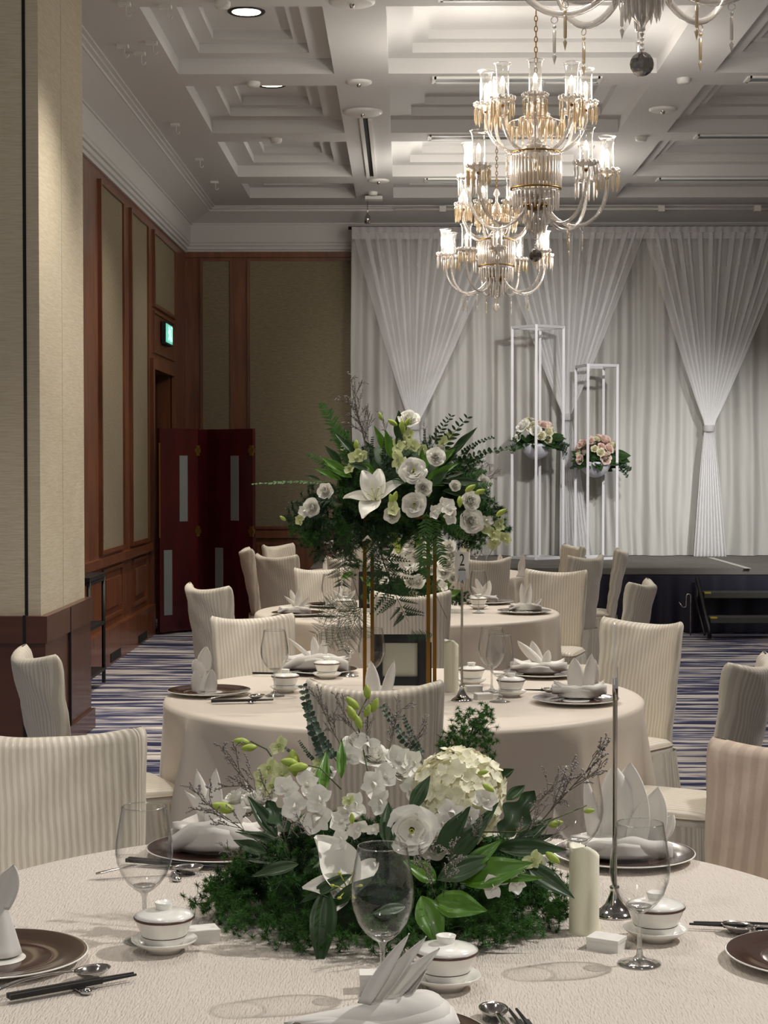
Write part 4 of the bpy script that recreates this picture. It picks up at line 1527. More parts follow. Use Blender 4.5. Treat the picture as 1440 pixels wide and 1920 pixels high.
x, y = XY(438, 1320); chopstick(x, y, math.radians(10), 'black chopstick before the left rim plate, nearer one')
chopstick(x, y + .012, math.radians(10), 'black chopstick before the left rim plate, farther one')
x, y = XY(470, 1318); rest(x, y, 0.1, 'steel rest before the left rim plate, number 2 table')
x, y = XY(510, 1268); chopstick(x, y, math.radians(-8), 'black chopstick behind the left wineglass of the number 2 table')
x, y = XY(553, 1268); spoon(x, y, math.radians(60), 'steel spoon by the far left plate of the number 2 table', L=.17)
x, y = XY(1030, 1300); spoon(x, y, math.radians(140), 'steel spoon left of the eared napkin', L=.17)
x, y = XY(1040, 1302); chopstick(x + .03, y + .02, math.radians(170), 'black chopstick left of the eared napkin')
x, y = XY(888, 1296); favour_box(x, y, 0.2, 'white box in front of the farther teacup right of the number 2 sign')
x, y = XY(906, 1311); favour_box(x, y, 0.3, 'white box in front of the wineglass pair, number 2 table')
x, y = XY(846, 1297); pillar_candle(x, y, 0.20, 'ivory pillar candle beside the black frame and the number 2 sign')
x, y = XY(866, 1314); number_stand(x, y, math.radians(6), '2', 'chrome table sign stand holding the card numbered 2', h=0.098)

# black photo frame with plain card, leaning on its strut
fx, fy = XY(750, 1285)
pf = thing('black_frame', 'black picture frame with a pale mat under the tall flowers', 'frame', (fx, fy, TZ), 0.0)
RT = Matrix.Rotation(math.radians(-8), 4, 'X')
fw, fh, bw = 0.205, 0.20, 0.034
fm = MB()
for (cx, cz, sx_, sz_) in ((-fw / 2 + bw / 2, fh / 2, bw, fh), (fw / 2 - bw / 2, fh / 2, bw, fh), (0, bw / 2, fw - 2 * bw, bw), (0, fh - bw / 2, fw - 2 * bw, bw)):
    fm.box((cx, 0, cz), (sx_, 0.016, sz_))
o = fm.build('frame_border', M_['black'], pf, smooth=False); o.matrix_local = RT
o = MB().box((0, 0.003, fh / 2), (fw - 2 * bw, 0.006, fh - 2 * bw)).build('mat_board', M_['mat'], pf, smooth=False); o.matrix_local = RT
MB().box((0.112, 0.02, 0.085), (0.010, 0.05, 0.17), (0, 0, .3)).build('easel_back', M_['black'], pf, smooth=False)

# ------------------------------ third table
x, y = XY(620, 1158); wineglass(x, y, 'small-looking wineglass at the left of the third table')
x, y = XY(897, 1150); wineglass(x, y, 'wineglass behind the number 2 sign on the third table')
for px, py, lb in ((647, 1146, 'by the left gold rod, third table'), (897, 1142, 'behind the wineglass right of the number 2 sign, third table')):
    x, y = XY(px, py); gaiwan(x, y, 'lidded teacup ' + lb)
for px, py, lb in ((560, 1154, 'at the left of the third table'), (620, 1138, 'at the far left of the third table'), (915, 1132, 'at the far right of the third table'), (983, 1150, 'at the right rim of the third table')):
    x, y = XY(px, py); plate(x, y, 'brown plate ' + lb)
for px, py, lb, pet in ((552, 1154, 'spiky napkin at the left of the third table', BIRD), (640, 1140, 'napkin with thin spread petals at the far left of the third table', BIRD),
                        (905, 1132, 'napkin behind the wineglass on the third table, pointed tips', [(0.13, 0.024, (0, 0, .03), 180, 20, 0, 80), (0.10, 0.02, (0, 0, .03), 180, 45, 0, 80), (0.11, 0.035, (0.02, 0, .03), 0, 12, 0, 70)]),
                        (985, 1148, 'napkin with two round-tipped ears at the right rim of the third table', [(0.135, 0.022, (-.01, 0, .03), 180, 5, 0, 80), (0.135, 0.024, (0.015, 0, .03), 0, 6, 0, 80), (0.07, 0.02, (0.05, 0, .02), 0, 40, 0, 80)])):
    x, y = XY(px, py); napkin((x, y, z2), 0.0, lb, pet, boat=(0.095, 0.05, 0.045, 0.0))
x, y = XY(955, 1152); spoon(x, y, math.radians(150), 'steel spoon at the right of the third table', L=.17)
x, y = XY(592, 1160); chopstick(x, y, math.radians(14), 'black chopstick at the left of the third table')
x, y = XY(590, 1137); chopstick(x, y, math.radians(0), 'black chopstick at the far left of the third table')

# ------------------------------ farthest table
for px, py, lb, pet in ((612, 1076, 'upright napkin at the left of the farthest table', [(0.13, 0.03, (0, 0, .02), 0, 2, 0, 80)]), (938, 1070, 'pointed napkin on the farthest table behind the shaded chair', [(0.12, 0.03, (0, 0, .02), 180, 2, 0, 80)]),
                        (979, 1082, 'pear-shaped upright napkin at the right rim of the farthest table', [(0.16, 0.026, (0, 0, .03), 0, 2, 0, 80), (0.13, 0.03, (0.0, 0, .0), 180, 8, 0, 80)]), (637, 1062, 'napkin under the hanging ferns on the farthest table', BIRD)):
    x, y = XY(px, py); napkin((x, y, TZ + .001), 0.0, lb, pet, boat=None, cone=(0.10, 0.045, 0))
for px, py, lb in ((893, 1066, 'left'), (912, 1064, 'right')):
    x, y = XY(px, py); wineglass(x, y, 'distant wineglass on the farthest table behind the number 2 sign, ' + lb + ' one')
x, y = XY(873, 1070); pillar_candle(x, y, 0.24, 'ivory pillar candle on the farthest table above the number 2 sign', 0.035)
x, y = XY(925, 1064); favour_box(x, y, 0.1, 'white box on the farthest table', (0.10, 0.06, 0.05))
x, y = XY(616, 1068)
q = thing('brown_vase', 'brown cylinder vase with a white rim at the left of the farthest table', 'vase', (x, y, TZ))
MB().lathe([(0, 0), (.030, 0), (.034, .02), (.040, .22), (.038, .22), (.03, .02), (0, .02)], 28).build('body', M_['band'], q)
MB().lathe([(.038, .215), (.042, .215), (.043, .235), (.039, .24), (0, .236)], 28).build('rim', M_['china'], q)

# black framed card on third table
x, y = XY(720, 1140)
q = thing('black_frame', 'small black frame on the third table, behind the low flowers', 'frame', (x - .03, y, TZ), 0)
fm = MB()
for (cx, cz, sx_, sz_) in ((-.11, .11, .025, .22), (.11, .11, .025, .22), (0, .0125, .2, .025), (0, .2075, .2, .025)):
    fm.box((cx, 0, cz), (sx_, 0.016, sz_))
fm.build('frame_border', M_['black'], q, smooth=False)
MB().box((0, 0.003, .11), (.2, 0.006, .18)).build('mat_board', M_['mat'], q, smooth=False)

# ================================================================== WHITE FLOWER FRAMES ON THE STAGE
def display_frame(corners, ztop, label, bowl_z):
    """square tube tower; corners are the four ground points"""
    cx = sum(c[0] for c in corners) / 4
    cy = sum(c[1] for c in corners) / 4
    t = thing('display_frame', label, 'stand', (cx, cy, SZ), 0, 'white display frames')
    loc = [(c[0] - cx, c[1] - cy) for c in corners]
    r = 0.0135
    for (x, y) in loc:
        MB().span((x - r, y - r, 0), (x + r, y + r, ztop - SZ)).build('post', M_['frame_white'], t, smooth=False)
    for z in (r, ztop - SZ - r):
        for i in range(4):
            a, b = loc[i], loc[(i + 1) % 4]
            d = Vector((b[0] - a[0], b[1] - a[1], 0))
            MB().box(((a[0] + b[0]) / 2, (a[1] + b[1]) / 2, z), (d.length, 2 * r, 2 * r), (0, 0, math.atan2(d.y, d.x))).build('rail', M_['frame_white'], t, smooth=False)
    for i in range(4):
        a, b = loc[i], loc[(i + 1) % 4]
    MB().tube([(loc[0][0], loc[0][1], bowl_z - SZ), (loc[2][0], loc[2][1], bowl_z - SZ)], 0.010, 6).build('bowl_support', M_['frame_white'], t)
    MB().tube([(loc[1][0], loc[1][1], bowl_z - SZ), (loc[3][0], loc[3][1], bowl_z - SZ)], 0.010, 6).build('bowl_support', M_['frame_white'], t)
    return t, cx, cy


def xat(px, Y):
    return Q(px, 870, Y).x


F1 = [(xat(960, 18.62), 18.62), (xat(1005, 18.34), 18.34), (xat(1056, 18.58), 18.58), (xat(1012, 18.86), 18.86)]
f1, f1x, f1y = display_frame(F1, Q(1005, 608, 18.34).z, 'tall white metal frame with a flower bowl, left of the pair on stage', Q(1005, 838, 18.6).z)
F2 = [(xat(1079, 18.74), 18.74), (xat(1102, 18.36), 18.36), (xat(1157, 18.46), 18.46), (xat(1131, 18.84), 18.84)]
f2, f2x, f2y = display_frame(F2, Q(1102, 682, 18.36).z, 'shorter white metal frame with a flower bowl, right of the pair on stage', Q(1115, 872, 18.6).z)


def flower_bowl(px, py, Y, label):
    p = Q(px, py, Y)
    t = thing('flower_bowl', label, 'bowl', (p.x, p.y, p.z - .165), 0, 'white flower bowls')
    MB().lathe([(0, 0), (0.03, 0.001), (0.09, .025), (0.135, .07), (0.165, .13), (0.17, .165), (0.16, .165), (0.12, .08), (0, .04)], 40).build('bowl_shell', M_['bowl'], t)
    return p


B1 = flower_bowl(1006, 832, 18.6, 'white half-round bowl of flowers in the tall white frame')
B2 = flower_bowl(1116, 866, 18.6, 'white half-round bowl of flowers in the shorter white frame')

# ================================================================== FLOWERS (shared meshes)
def petal_fn(L, W, cup=0.25, curl=0.3, power=0.8, tip=1.0):
    def fn(u, v):
        s = (u - .5) * 2
        w = W * (math.sin(PI * min(1, v ** power * .98 + .01)) ** 0.75) * tip + W * .10 * (1 - v)
        return (s * w, L * v, cup * w * s * s + curl * L * v * v)
    return fn


def leaf_mesh(L, W, curl, fold, mat, name='leaf', wave=0.0, nu=14, nv=14):
    def fn(u, v):
        s = (u - .5) * 2
        w = W * math.sin(PI * min(1, v ** .78)) ** 1.15 + .0012
        if v > .995:
            w = 0.0002
        return (s * w, L * v, fold * w * abs(s) + .05 * w * math.cos(10 * s) + curl * L * v * v + wave * W * math.sin(14 * v) * abs(s))
    return MB().grid(fn, nu, nv).mesh(name, mat)


def place(M, pts):
    return [M @ Vector(p) for p in pts]


def orchid_mesh(mat_c=None):
    m = MB()
    for k, (a, L, W) in enumerate(((90, .024, .0085), (210, .023, .008), (330, .023, .008), (25, .025, .0125), (155, .025, .0125))):
        R = Matrix.Rotation(math.radians(a - 90), 4, 'Z') @ Matrix.Rotation(math.radians(14), 4, 'X')
        m.grid(petal_fn(L, W, .3, .12), 4, 6, M=R)
    m.grid(petal_fn(.014, .006, 1.2, .9), 4, 4, M=Matrix.Rotation(math.radians(180), 4, 'Z') @ Matrix.Rotation(math.radians(50), 4, 'X'))
    m.ball((0, 0, .004), .004, 8, 5)
    return m


ORCHID = orchid_mesh().mesh('orchid_bloom', M_['petal'])
ORCHID_G = orchid_mesh().mesh('orchid_bloom', M_['green_petal'])


def rose_mesh(R, seed, open_=1.0):
    rnd = random.Random(seed)
    m = MB()
    layers = [(.86, 5, .50, .36), (.72, 5, .60, .22), (.56, 5, .70, .13), (.42, 4, .78, .07), (.28, 3, .84, .03), (.15, 3, .86, .01)]
    if open_ > 1.1:
        layers = [(.90, 5, .50, .38), (.80, 5, .60, .26), (.66, 5, .66, .20), (.52, 4, .66, .14)]
    for li, (rr, n, h, flare) in enumerate(layers):
        off = rnd.uniform(0, 6)
        for k in range(n):
            a0 = off + 2 * PI * k / n + rnd.uniform(-.15, .15)
            da = PI / n * 1.28
            fl = flare * rnd.uniform(.8, 1.25) * open_
            ru = rnd.uniform(0, 6)

            def fn(u, v, a0=a0, da=da, rr=rr, h=h, fl=fl, ru=ru):
                s = (u - .5) * 2
                a = a0 + s * da
                r = rr * (0.30 + 0.70 * math.sin(min(1, v * 1.05) * PI / 2)) + fl * v ** 3
                r *= 1 - .10 * s * s + .02 * s
                r += .05 * math.sin(ru * 2 + 5 * s) * v ** 3
                z = h * v * (1 - .30 * s ** 4) - fl * .55 * max(0, v - .75) * 2 + .06 * math.sin(ru + 5 * s) * v ** 2
                return (R * r * math.cos(a), R * r * math.sin(a), R * z * 1.15)
            tl = Matrix.Rotation(rnd.uniform(-.13, .13) * rr, 4, 'X') @ Matrix.Rotation(rnd.uniform(-.13, .13) * rr, 4, 'Y')
            m.grid(fn, 8, 8, M=tl)
    return m


ROSES = []
for sd, op in ((1, 1.0), (2, .7), (5, 1.2)):
    ROSES.append(rose_mesh(1.0, sd, op).mesh('rose', M_['petal']))
ROSE_C = rose_mesh(1.0, 8, .6).mesh('rose', M_['cream_petal'])
ROSE_P = rose_mesh(1.0, 9, .7).mesh('rose', M_['pink_petal'])
HEART = MB()
for k in range(9):
    a = k * 2.4
    HEART.tube([(0, 0, .1), (.05 * math.cos(a), .05 * math.sin(a), .5), (.10 * math.cos(a), .10 * math.sin(a), .72)], [.03, .03, .045], 5)
HEART_ME = HEART.mesh('flower_heart', M_['heart'])


def lily_meshes():
    out = []
    for k in range(2):
        m = MB()
        m.grid(petal_fn(.125, .033 if k else .024, .5, -.62 if k else -.5, .72), 8, 14, M=Matrix.Rotation(math.radians(62 if k else 56), 4, 'X'))
        out.append(m.mesh('petal', M_['petal']))
    st = MB()
    for k in range(6):
        a = k * PI / 3
        st.tube([(0, 0, 0), (.010 * math.cos(a), .010 * math.sin(a), .04), (.024 * math.cos(a), .024 * math.sin(a), .07)], .0011, 5)
        st.ball((.025 * math.cos(a), .025 * math.sin(a), .071), .0028, 6, 4, (1.6, 1, .8))
    return out, st.mesh('stamens', M_['heart'])


LILY = lily_meshes()
PETAL_L = MB().grid(lambda u, v: ((u - .5) * 2 * (.024 * math.sin(PI * (.06 + .92 * v ** .85)) ** .75 + .002), .112 * v * (1 - .12 * v * v), .55 * .024 * ((u - .5) * 2) ** 2 - .035 * v ** 2.2 + .0025 * math.cos(5 * (u - .5) * 2) + .0025 * math.sin(9 * v + 3 * u)), 14, 18).mesh('petal', M_['petal'])


def hydrangea_mesh(R, n, seed):
    rnd = random.Random(seed)
    m = MB()
    for i in range(n):
        z = 1 - 1.75 * (i + .5) / n
        r = math.sqrt(max(0, 1 - z * z))
        a = i * 2.39996
        nrm = Vector((r * math.cos(a), r * math.sin(a), z))
        pos = nrm * R * rnd.uniform(.93, 1.03)
        tl_ = nrm + Vector((rnd.uniform(-.35, .35), rnd.uniform(-.35, .35), rnd.uniform(-.35, .35)))
        M = facing(tl_, pos, 1.0, rnd.uniform(0, 6))
        s = R * .205 * rnd.uniform(.85, 1.15)
        for k in range(4):
            cu = rnd.uniform(.1, .5)
            MM = M @ Matrix.Rotation(k * PI / 2, 4, 'Z')
            vs = [(0, 0, 0), (.52 * s, .38 * s, .10 * s), (.40 * s, .95 * s, cu * s), (-.40 * s, .95 * s, cu * s * .8), (-.52 * s, .38 * s, .12 * s), (0, .62 * s, .05 * s)]
            m.add(vs, [(0, 1, 5, 4), (1, 2, 5), (5, 2, 3), (4, 5, 3)], None, MM)
    m.ball((0, 0, 0), R * .86, 20, 12)
    return m


def bud_mesh(mat):
    m = MB()
    m.lathe([(0, 0), (.0035, .002), (.0075, .010), (.0085, .018), (.006, .028), (.0025, .034), (0, .036)], 10)
    return m.mesh('bud', mat)


BUD = bud_mesh(M_['bud'])
BUD_W = bud_mesh(M_['green_petal'])


def needle_tuft(seed, n_sub, n_needle, R, ln, wd):
    rnd = random.Random(seed)
    m = MB()
    cs = []
    for i in range(n_sub):
        d = Vector((rnd.gauss(0, 1), rnd.gauss(0, 1), rnd.gauss(0, 1) + .3)).normalized()
        cs.append(d * R * rnd.uniform(.25, 1.0))
    for c in cs:
        m.tube([(0, 0, -R * .2), c * .6, c], .0006, 3, cap=False)
        for k in range(n_needle):
            d = Vector((rnd.gauss(0, 1), rnd.gauss(0, 1), rnd.gauss(0, 1))).normalized()
            s = d.cross(Vector((rnd.random(), rnd.random(), rnd.random()))).normalized() * wd
            l = ln * rnd.uniform(.7, 1.1)
            m.add([c - s, c + s, c + d * l], [(0, 1, 2)])
    return m


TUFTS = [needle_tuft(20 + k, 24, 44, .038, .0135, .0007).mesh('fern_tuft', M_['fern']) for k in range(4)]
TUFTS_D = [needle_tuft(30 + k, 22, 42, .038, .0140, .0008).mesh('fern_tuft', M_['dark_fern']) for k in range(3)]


def frond_mesh(L, W, n, droop, mat, seed=0, sub=False, name='fern_frond', wsub=.0015):
    """fern frond: rachis along +Y, pinnae both sides, drooping to -Z"""
    rnd = random.Random(seed)
    m = MB()
    def ax(t):
        return Vector((0.03 * L * math.sin(3 * t), L * t * (1 - .18 * droop * t), -droop * L * t * t * .75))
    m.tube([ax(i / 14) for i in range(15)], [.0018 * (1 - .8 * i / 14) for i in range(15)], 5)
    for i in range(n):
        t = (i + 1 + rnd.uniform(-.3, .3)) / (n + 1)
        p = ax(t)
        tg = (ax(min(1, t + .02)) - ax(t - .02)).normalized()
        for s in (-1, 1):
            w = W * math.sin(PI * min(1, (t * .86 + .10))) ** .7 * rnd.uniform(.7, 1.1)
            d = (Vector((s, 0, 0)) * .9 + tg * rnd.uniform(.35, .8) + Vector((0, 0, rnd.uniform(-.3, .25)))).normalized()
            if sub:
                m.tube([p, p + d * w], .0005, 3, cap=False)
                for q in range(9):
                    f = (q + 1) / 10
                    c = p + d * w * f
                    for ss in (-1, 1):
                        e = (d * .7 + tg * ss * .7 + Vector((0, 0, rnd.uniform(-.3, .3)))).normalized()
                        l = w * .26 * (1.1 - f)
                        sd = e.cross(Vector((0, 0, 1))).normalized() * wsub
                        m.add([c - sd, c + sd, c + e * l], [(0, 1, 2)])
            else:
                up = Vector((0, 0, 1))
                wd = tg * (L / n * .40)
                q1 = p + d * w * .5 + Vector((0, 0, .02 * w))
                q2 = p + d * w + Vector((0, 0, -.12 * w))
                m.add([p - wd * .7, p + wd * .7, q1 + wd, q1 - wd, q2], [(0, 1, 2, 3), (3, 2, 4)])
    return m.mesh(name, mat)


FROND = frond_mesh(.34, .062, 22, .5, M_['fern'], 1)
FROND_UP = frond_mesh(.24, .04, 26, .05, M_['fern'], 2)
FROND_FINE = frond_mesh(.22, .075, 15, .35, M_['dark_fern'], 3, True)
FROND_AIRY = frond_mesh(.22, .085, 13, .35, M_['dark_fern'], 5, True, wsub=.0008)
FROND_NARROW = frond_mesh(.24, .014, 24, .05, M_['fern'], 7)
FROND_LONG = frond_mesh(.42, .045, 30, 1.0, M_['dark_fern'], 4, True)


def sprig_mesh(L, n, lw, ll, mat, seed, curve=.2, round_=False):
    rnd = random.Random(seed)
    m = MB()
    def ax(t):
        return Vector((curve * L * t * t, L * t * (1 - .1 * abs(curve)), -.1 * L * t * t))
    m.tube([ax(i / 10) for i in range(11)], [.0016 * (1 - .6 * i / 10) for i in range(11)], 5)
    for i in range(n):
        t = .12 + .88 * (i + 1) / n
        for s in (-1, 1):
            p = ax(t)
            sc = 1 - .45 * t
            d = (Vector((s * .9, .55, 0)) + Vector((0, 0, rnd.uniform(-.4, .6)))).normalized()
            M = frame(d, (rnd.uniform(-.5, .5), rnd.uniform(-.9, .2), 1), p)
            Lf, Wf = ll * sc, lw * sc
            m.grid(lambda u, v: ((u - .5) * 2 * Wf * math.sin(PI * min(1, v ** (.75 if round_ else .9) * .98 + .01)) ** .7, Lf * v, .3 * Wf * abs(u - .5) * 2 + .12 * Lf * v * v), 2, 5, M=M)
    return m.mesh('leaf_sprig', mat)


SPRIG_E = sprig_mesh(.20, 13, .0085, .020, M_['euca'], 1, .15, True)
SPRIG_B = sprig_mesh(.22, 11, .0105, .028, M_['leaf'], 2, .35)
SPRIG_T = sprig_mesh(.20, 8, .008, .042, M_['leaf'], 3, .15)


def misty_mesh(L, seed, nb=9):
    rnd = random.Random(seed)
    m = MB()
    b2 = MB()
    def branch(p, d, l, lv):
        q = p + d * l
        m.tube([p, p + d * l * .5 + Vector((rnd.uniform(-.004, .004), rnd.uniform(-.004, .004), 0)), q], .0009 if lv == 0 else .0006, 4, cap=False)
        if lv >= 2:
            for k in range(5):
                c = p + d * l * (k + 1) / 5
                dd = Vector((rnd.gauss(0, 1), rnd.gauss(0, 1), rnd.gauss(0, 1))).normalized() * .0016
                b2.ball(c + dd, .0017, 5, 3)
            return
        n = nb if lv == 0 else 4
        for k in range(n):
            t = .25 + .75 * (k + 1) / n
            dd = (d + Vector((rnd.gauss(0, .5), rnd.gauss(0, .5), rnd.gauss(0, .5)))).normalized()
            branch(p + d * l * t, dd, l * (.30 if lv == 0 else .38), lv + 1)
    branch(Vector((0, 0, 0)), Vector((0, 1, 0)), L, 0)
    return m, b2


def misty(name='misty_sprig', L=.14, seed=1):
    a, b = misty_mesh(L, seed)
    return a.mesh(name, M_['twig']), b.mesh('tiny_flowers', M_['misty'])


MISTY = [misty(seed=s) for s in (1, 2, 3)]
LEAF_B = leaf_mesh(.12, .021, -.15, .35, M_['bright_leaf'], wave=.1)
LEAF_BW = leaf_mesh(.12, .030, -.10, .25, M_['bright_leaf'], wave=.08)
LEAF_D = leaf_mesh(.12, .023, -.12, .3, M_['leaf'], wave=.06)
LEAF_S = leaf_mesh(.06, .013, -.1, .3, M_['leaf'], nv=8)
LEAF_LOBED = MB().grid(lambda u, v: ((u - .5) * 2 * (.036 * math.sin(PI * min(1, v ** .85)) ** .8 * (1 + .33 * math.sin(16 * v)) + .001), .125 * v, .3 * .03 * abs(u - .5) * 2 - .012 * v * v), 4, 24).mesh('leaf', M_['leaf'])


class Arr:
    """an arrangement: every flower and leaf is a child part"""
    def __init__(self, root, dims=None):
        self.r = root
        self.o = root.location.copy()
        self.n = 0

    def put(self, name, me, M, sub=None):
        o = obj(name, me, self.r, Matrix.Translation(-self.o) @ M)
        if sub:
            stuff(obj(sub[0], sub[1], o))
        return o

    def rose(self, p, nrm, R, me=None, heart=False):
        R = R * .86
        o = self.put('rose', me or random.choice(ROSES), facing(nrm, p, R, random.uniform(0, 6)))
        if heart:
            obj('flower_heart', HEART_ME, o)
        return o

    def orchid(self, p, nrm, s=1.0, green=False):
        return self.put('orchid_bloom', ORCHID_G if green else ORCHID, facing(nrm, p, s, random.uniform(0, 6)))

    def leaf(self, a, b, me=None, up=(0, -.5, 1), base=.12, wide=1.0):
        if me is LEAF_D:
            wide *= .78
        d = Vector(b) - Vector(a)
        s = d.length / base
        M = frame(d, up, a, s)
        if wide != 1.0:
            M = M @ Matrix.Diagonal((wide, 1, 1, 1))
        return self.put('leaf', me or LEAF_D, M)

    def bud(self, p, d, s=1.0, white=False):
        return self.put('bud', BUD_W if white else BUD, facing(d, p, s))

    def tuft(self, p, s=1.0, dark=False):
        return self.put('fern_tuft', random.choice(TUFTS_D if dark else TUFTS), facing((random.gauss(0, 1), random.gauss(0, 1), random.gauss(0, 1) + .5), p, s, random.uniform(0, 6)))

    def sprig(self, a, b, me, base, up=(0, -.6, .8), name='leaf_sprig'):
        d = Vector(b) - Vector(a)
        return self.put(name, me, frame(d, up, a, d.length / base))

    def misty(self, a, b, k=0):
        d = Vector(b) - Vector(a)
        m = MISTY[k % 3]
        return self.put('misty_sprig', m[0], frame(d, (0, 0, 1), a, d.length / .14), ('tiny_flowers', m[1]))

    def stem(self, pts, r=.0014, mat='stem'):
        m = MB().tube(pts, r, 6)
        return self.put('stem', m.mesh('stem', M_[mat]), Matrix.Identity(4))

    def lily_tips(self, c, tips):
        root = self.put('lily', LILY[1], facing(Vector((0, -1, .35)), c, 1.0))
        Ri = (Matrix.Translation(-self.o) @ facing(Vector((0, -1, .35)), c, 1.0)).inverted()
        for k, (tp, w, up) in enumerate(tips):
            d = Vector(tp) - Vector(c)
            o = obj('petal', PETAL_L, root, Ri @ Matrix.Translation(-self.o) @ frame(d, up, c, d.length / .11) @ Matrix.Diagonal((w, 1, 1, 1)))
        return root

    def lily(self, p, nrm, s=1.0, roll=0.0, skip=()):
        root = self.put('lily', LILY[1], facing(nrm, p, s, roll))
        for k in range(6):
            if k in skip:
                continue
            c = obj('petal', LILY[0][k % 2], root, Matrix.Rotation(k * PI / 3, 4, 'Z'))
        return root


# ================================================================== LOW CENTREPIECE, NEAREST TABLE
CX, CY = Q(715, 1650, 3.36).x, 3.38
t = thing('flower_centrepiece', 'low centrepiece of white orchids, roses and hydrangea on the nearest table', 'flowers', (CX, CY, TZ))
A = Arr(t)
MB().lathe([(0, 0), (.155, 0), (.165, .04), (.145, .09), (.10, .12), (0, .135)], 24, M=Matrix.Diagonal((1.45, 1, 1, 1))).build('dark_filler_mound', M_['dark_fern'], t)  # dark filler mound added to stop views through the tufts
rnd = random.Random(3)
# green body: tufts over a low dome
for i in range(235):
    a = rnd.uniform(0, 2 * PI)
    r = math.sqrt(rnd.uniform(0.0, 1))
    x = CX + .325 * r * math.cos(a)
    y = CY + .215 * r * math.sin(a)
    h = .015 + .155 * math.sqrt(max(0, 1 - r * r)) * rnd.uniform(.3, 1.0)
    if r > .9:
        h = rnd.uniform(.022, .05)
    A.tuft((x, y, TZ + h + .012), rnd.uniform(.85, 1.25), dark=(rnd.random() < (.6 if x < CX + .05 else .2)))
# outlying fern tufts seen at left and right
for px, py, Y, s in ((372, 1695, 3.34, .95), (400, 1668, 3.38, .8), (430, 1690, 3.33, 1.0), (420, 1720, 3.3, .9), (455, 1735, 3.26, .9), (440, 1760, 3.2, .8), (470, 1700, 3.3, 1),
                     (1040, 1700, 3.3, 1.1), (1062, 1672, 3.34, .9), (1030, 1725, 3.26, .9), (1050, 1710, 3.28, .9), (990, 1740, 3.2, 1.0), (950, 1765, 3.16, 1.0), (905, 1775, 3.13, 1), (930, 1730, 3.15, 1.1), (880, 1730, 3.12, 1.2),
                     (830, 1785, 3.12, .9), (640, 1800, 3.1, .9), (540, 1790, 3.13, 1.0), (500, 1775, 3.16, 1.0), (590, 1780, 3.1, 1.1), (560, 1740, 3.12, 1.1), (700, 1760, 3.08, 1.1), (760, 1770, 3.08, 1.1), (870, 1345, 3.5, .8), (905, 1340, 3.5, .8), (890, 1375, 3.5, .9), (850, 1380, 3.48, .9), (912, 1400, 3.5, .9), (840, 1400, 3.48, .8), (875, 1400, 3.48, .8), (905, 1365, 3.5, .8)):
    p = Q(px, py, Y)
    p.z = max(p.z, TZ + .028)
    A.tuft(p, s)
A.stem([Q(860, 1480, 3.42), Q(872, 1420, 3.5), Q(890, 1350, 3.5)], .0016)
A.stem([Q(480, 1690, 3.3), Q(430, 1685, 3.33), Q(372, 1695, 3.34)], .0012)
# hydrangea
p = Q(860, 1492, 3.30)
A.put('hydrangea_head', hydrangea_mesh(.084, 120, 4).mesh('hydrangea_head', M_['cream_petal']), facing((.1, -.75, .6), p))
# open rose and others
A.rose(Q(772, 1556, 3.17), (.0, -1, .12), .040, ROSES[2], True)
A.rose(Q(818, 1550, 3.24), (.3, -.8, .5), .034, ROSES[0])
A.rose(Q(812, 1583, 3.22), (.2, -1, -.1), .030, ROSES[1])
A.rose(Q(447, 1506, 3.30), (-.3, -.2, 1), .030, ROSES[1])
A.rose(Q(487, 1508, 3.28), (-.1, -.4, 1), .033, ROSES[0])
A.rose(Q(600, 1460, 3.36), (0, -.3, 1), .030, ROSES[0])
A.rose(Q(668, 1400, 3.42), (-.1, -.5, .8), .030, ROSES[1])
A.rose(Q(700, 1425, 3.40), (.2, -.5, .8), .032, ROSES[0])
A.rose(Q(750, 1450, 3.40), (.2, -.6, .8), .030, ROSES[1])
A.lily_tips(Q(652, 1668, 3.16), [(Q(612, 1562, 3.13), 1.5, (.7, -.8, .1)), (Q(584, 1655, 3.09), 1.0, (.1, -.9, .5)), (Q(625, 1705, 3.09), .8, (0, -1, .3)), (Q(715, 1600, 3.2), .9, (-.4, -1, 0)), (Q(668, 1580, 3.2), .8, (0, -1, -.2))])
for px, py, Y, nx, nz, s in ((538, 1480, 3.26, -.3, .3, 1.2), (556, 1512, 3.22, -.2, .1, 1.25), (590, 1530, 3.22, .1, -.1, 1.45), (600, 1500, 3.22, 0, .2, 1.25), (655, 1530, 3.2, 0, .1, 1.2), (640, 1540, 3.19, .2, .3, 1.1), (668, 1510, 3.2, .1, .4, 1.1),
                             (703, 1470, 3.22, .1, .1, 1.25), (712, 1500, 3.2, .3, -.2, 1.15), (672, 1552, 3.17, .1, -.4, 1.0), (745, 1425, 3.34, .2, .2, 1.3), (775, 1432, 3.34, .3, .2, 1.2), (770, 1480, 3.3, 0, 0, 1.1), (690, 1395, 3.4, -.1, .2, 1.2), (655, 1420, 3.38, -.2, .3, 1.2),
                             (722, 1455, 3.3, 0, .3, 1.1), (848, 1520, 3.19, .1, .1, 1.2), (880, 1535, 3.18, .2, .0, 1.15), (905, 1500, 3.2, .4, .1, 1.1), (832, 1545, 3.18, 0, .2, 1.0), (955, 1640, 3.16, .2, -.1, 1.1), (925, 1662, 3.13, 0, .2, 1.0), (965, 1655, 3.14, .3, .1, .9), (1005, 1620, 3.18, .2, .2, .9),
                             (640, 1575, 3.17, .0, .3, .9), (575, 1470, 3.28, 0, .3, 1.1), (1000, 1545, 3.25, .3, .3, .8), (700, 1550, 3.18, 0, -.5, .7)):
    A.orchid(Q(px, py, Y), (nx, -1, nz), s)
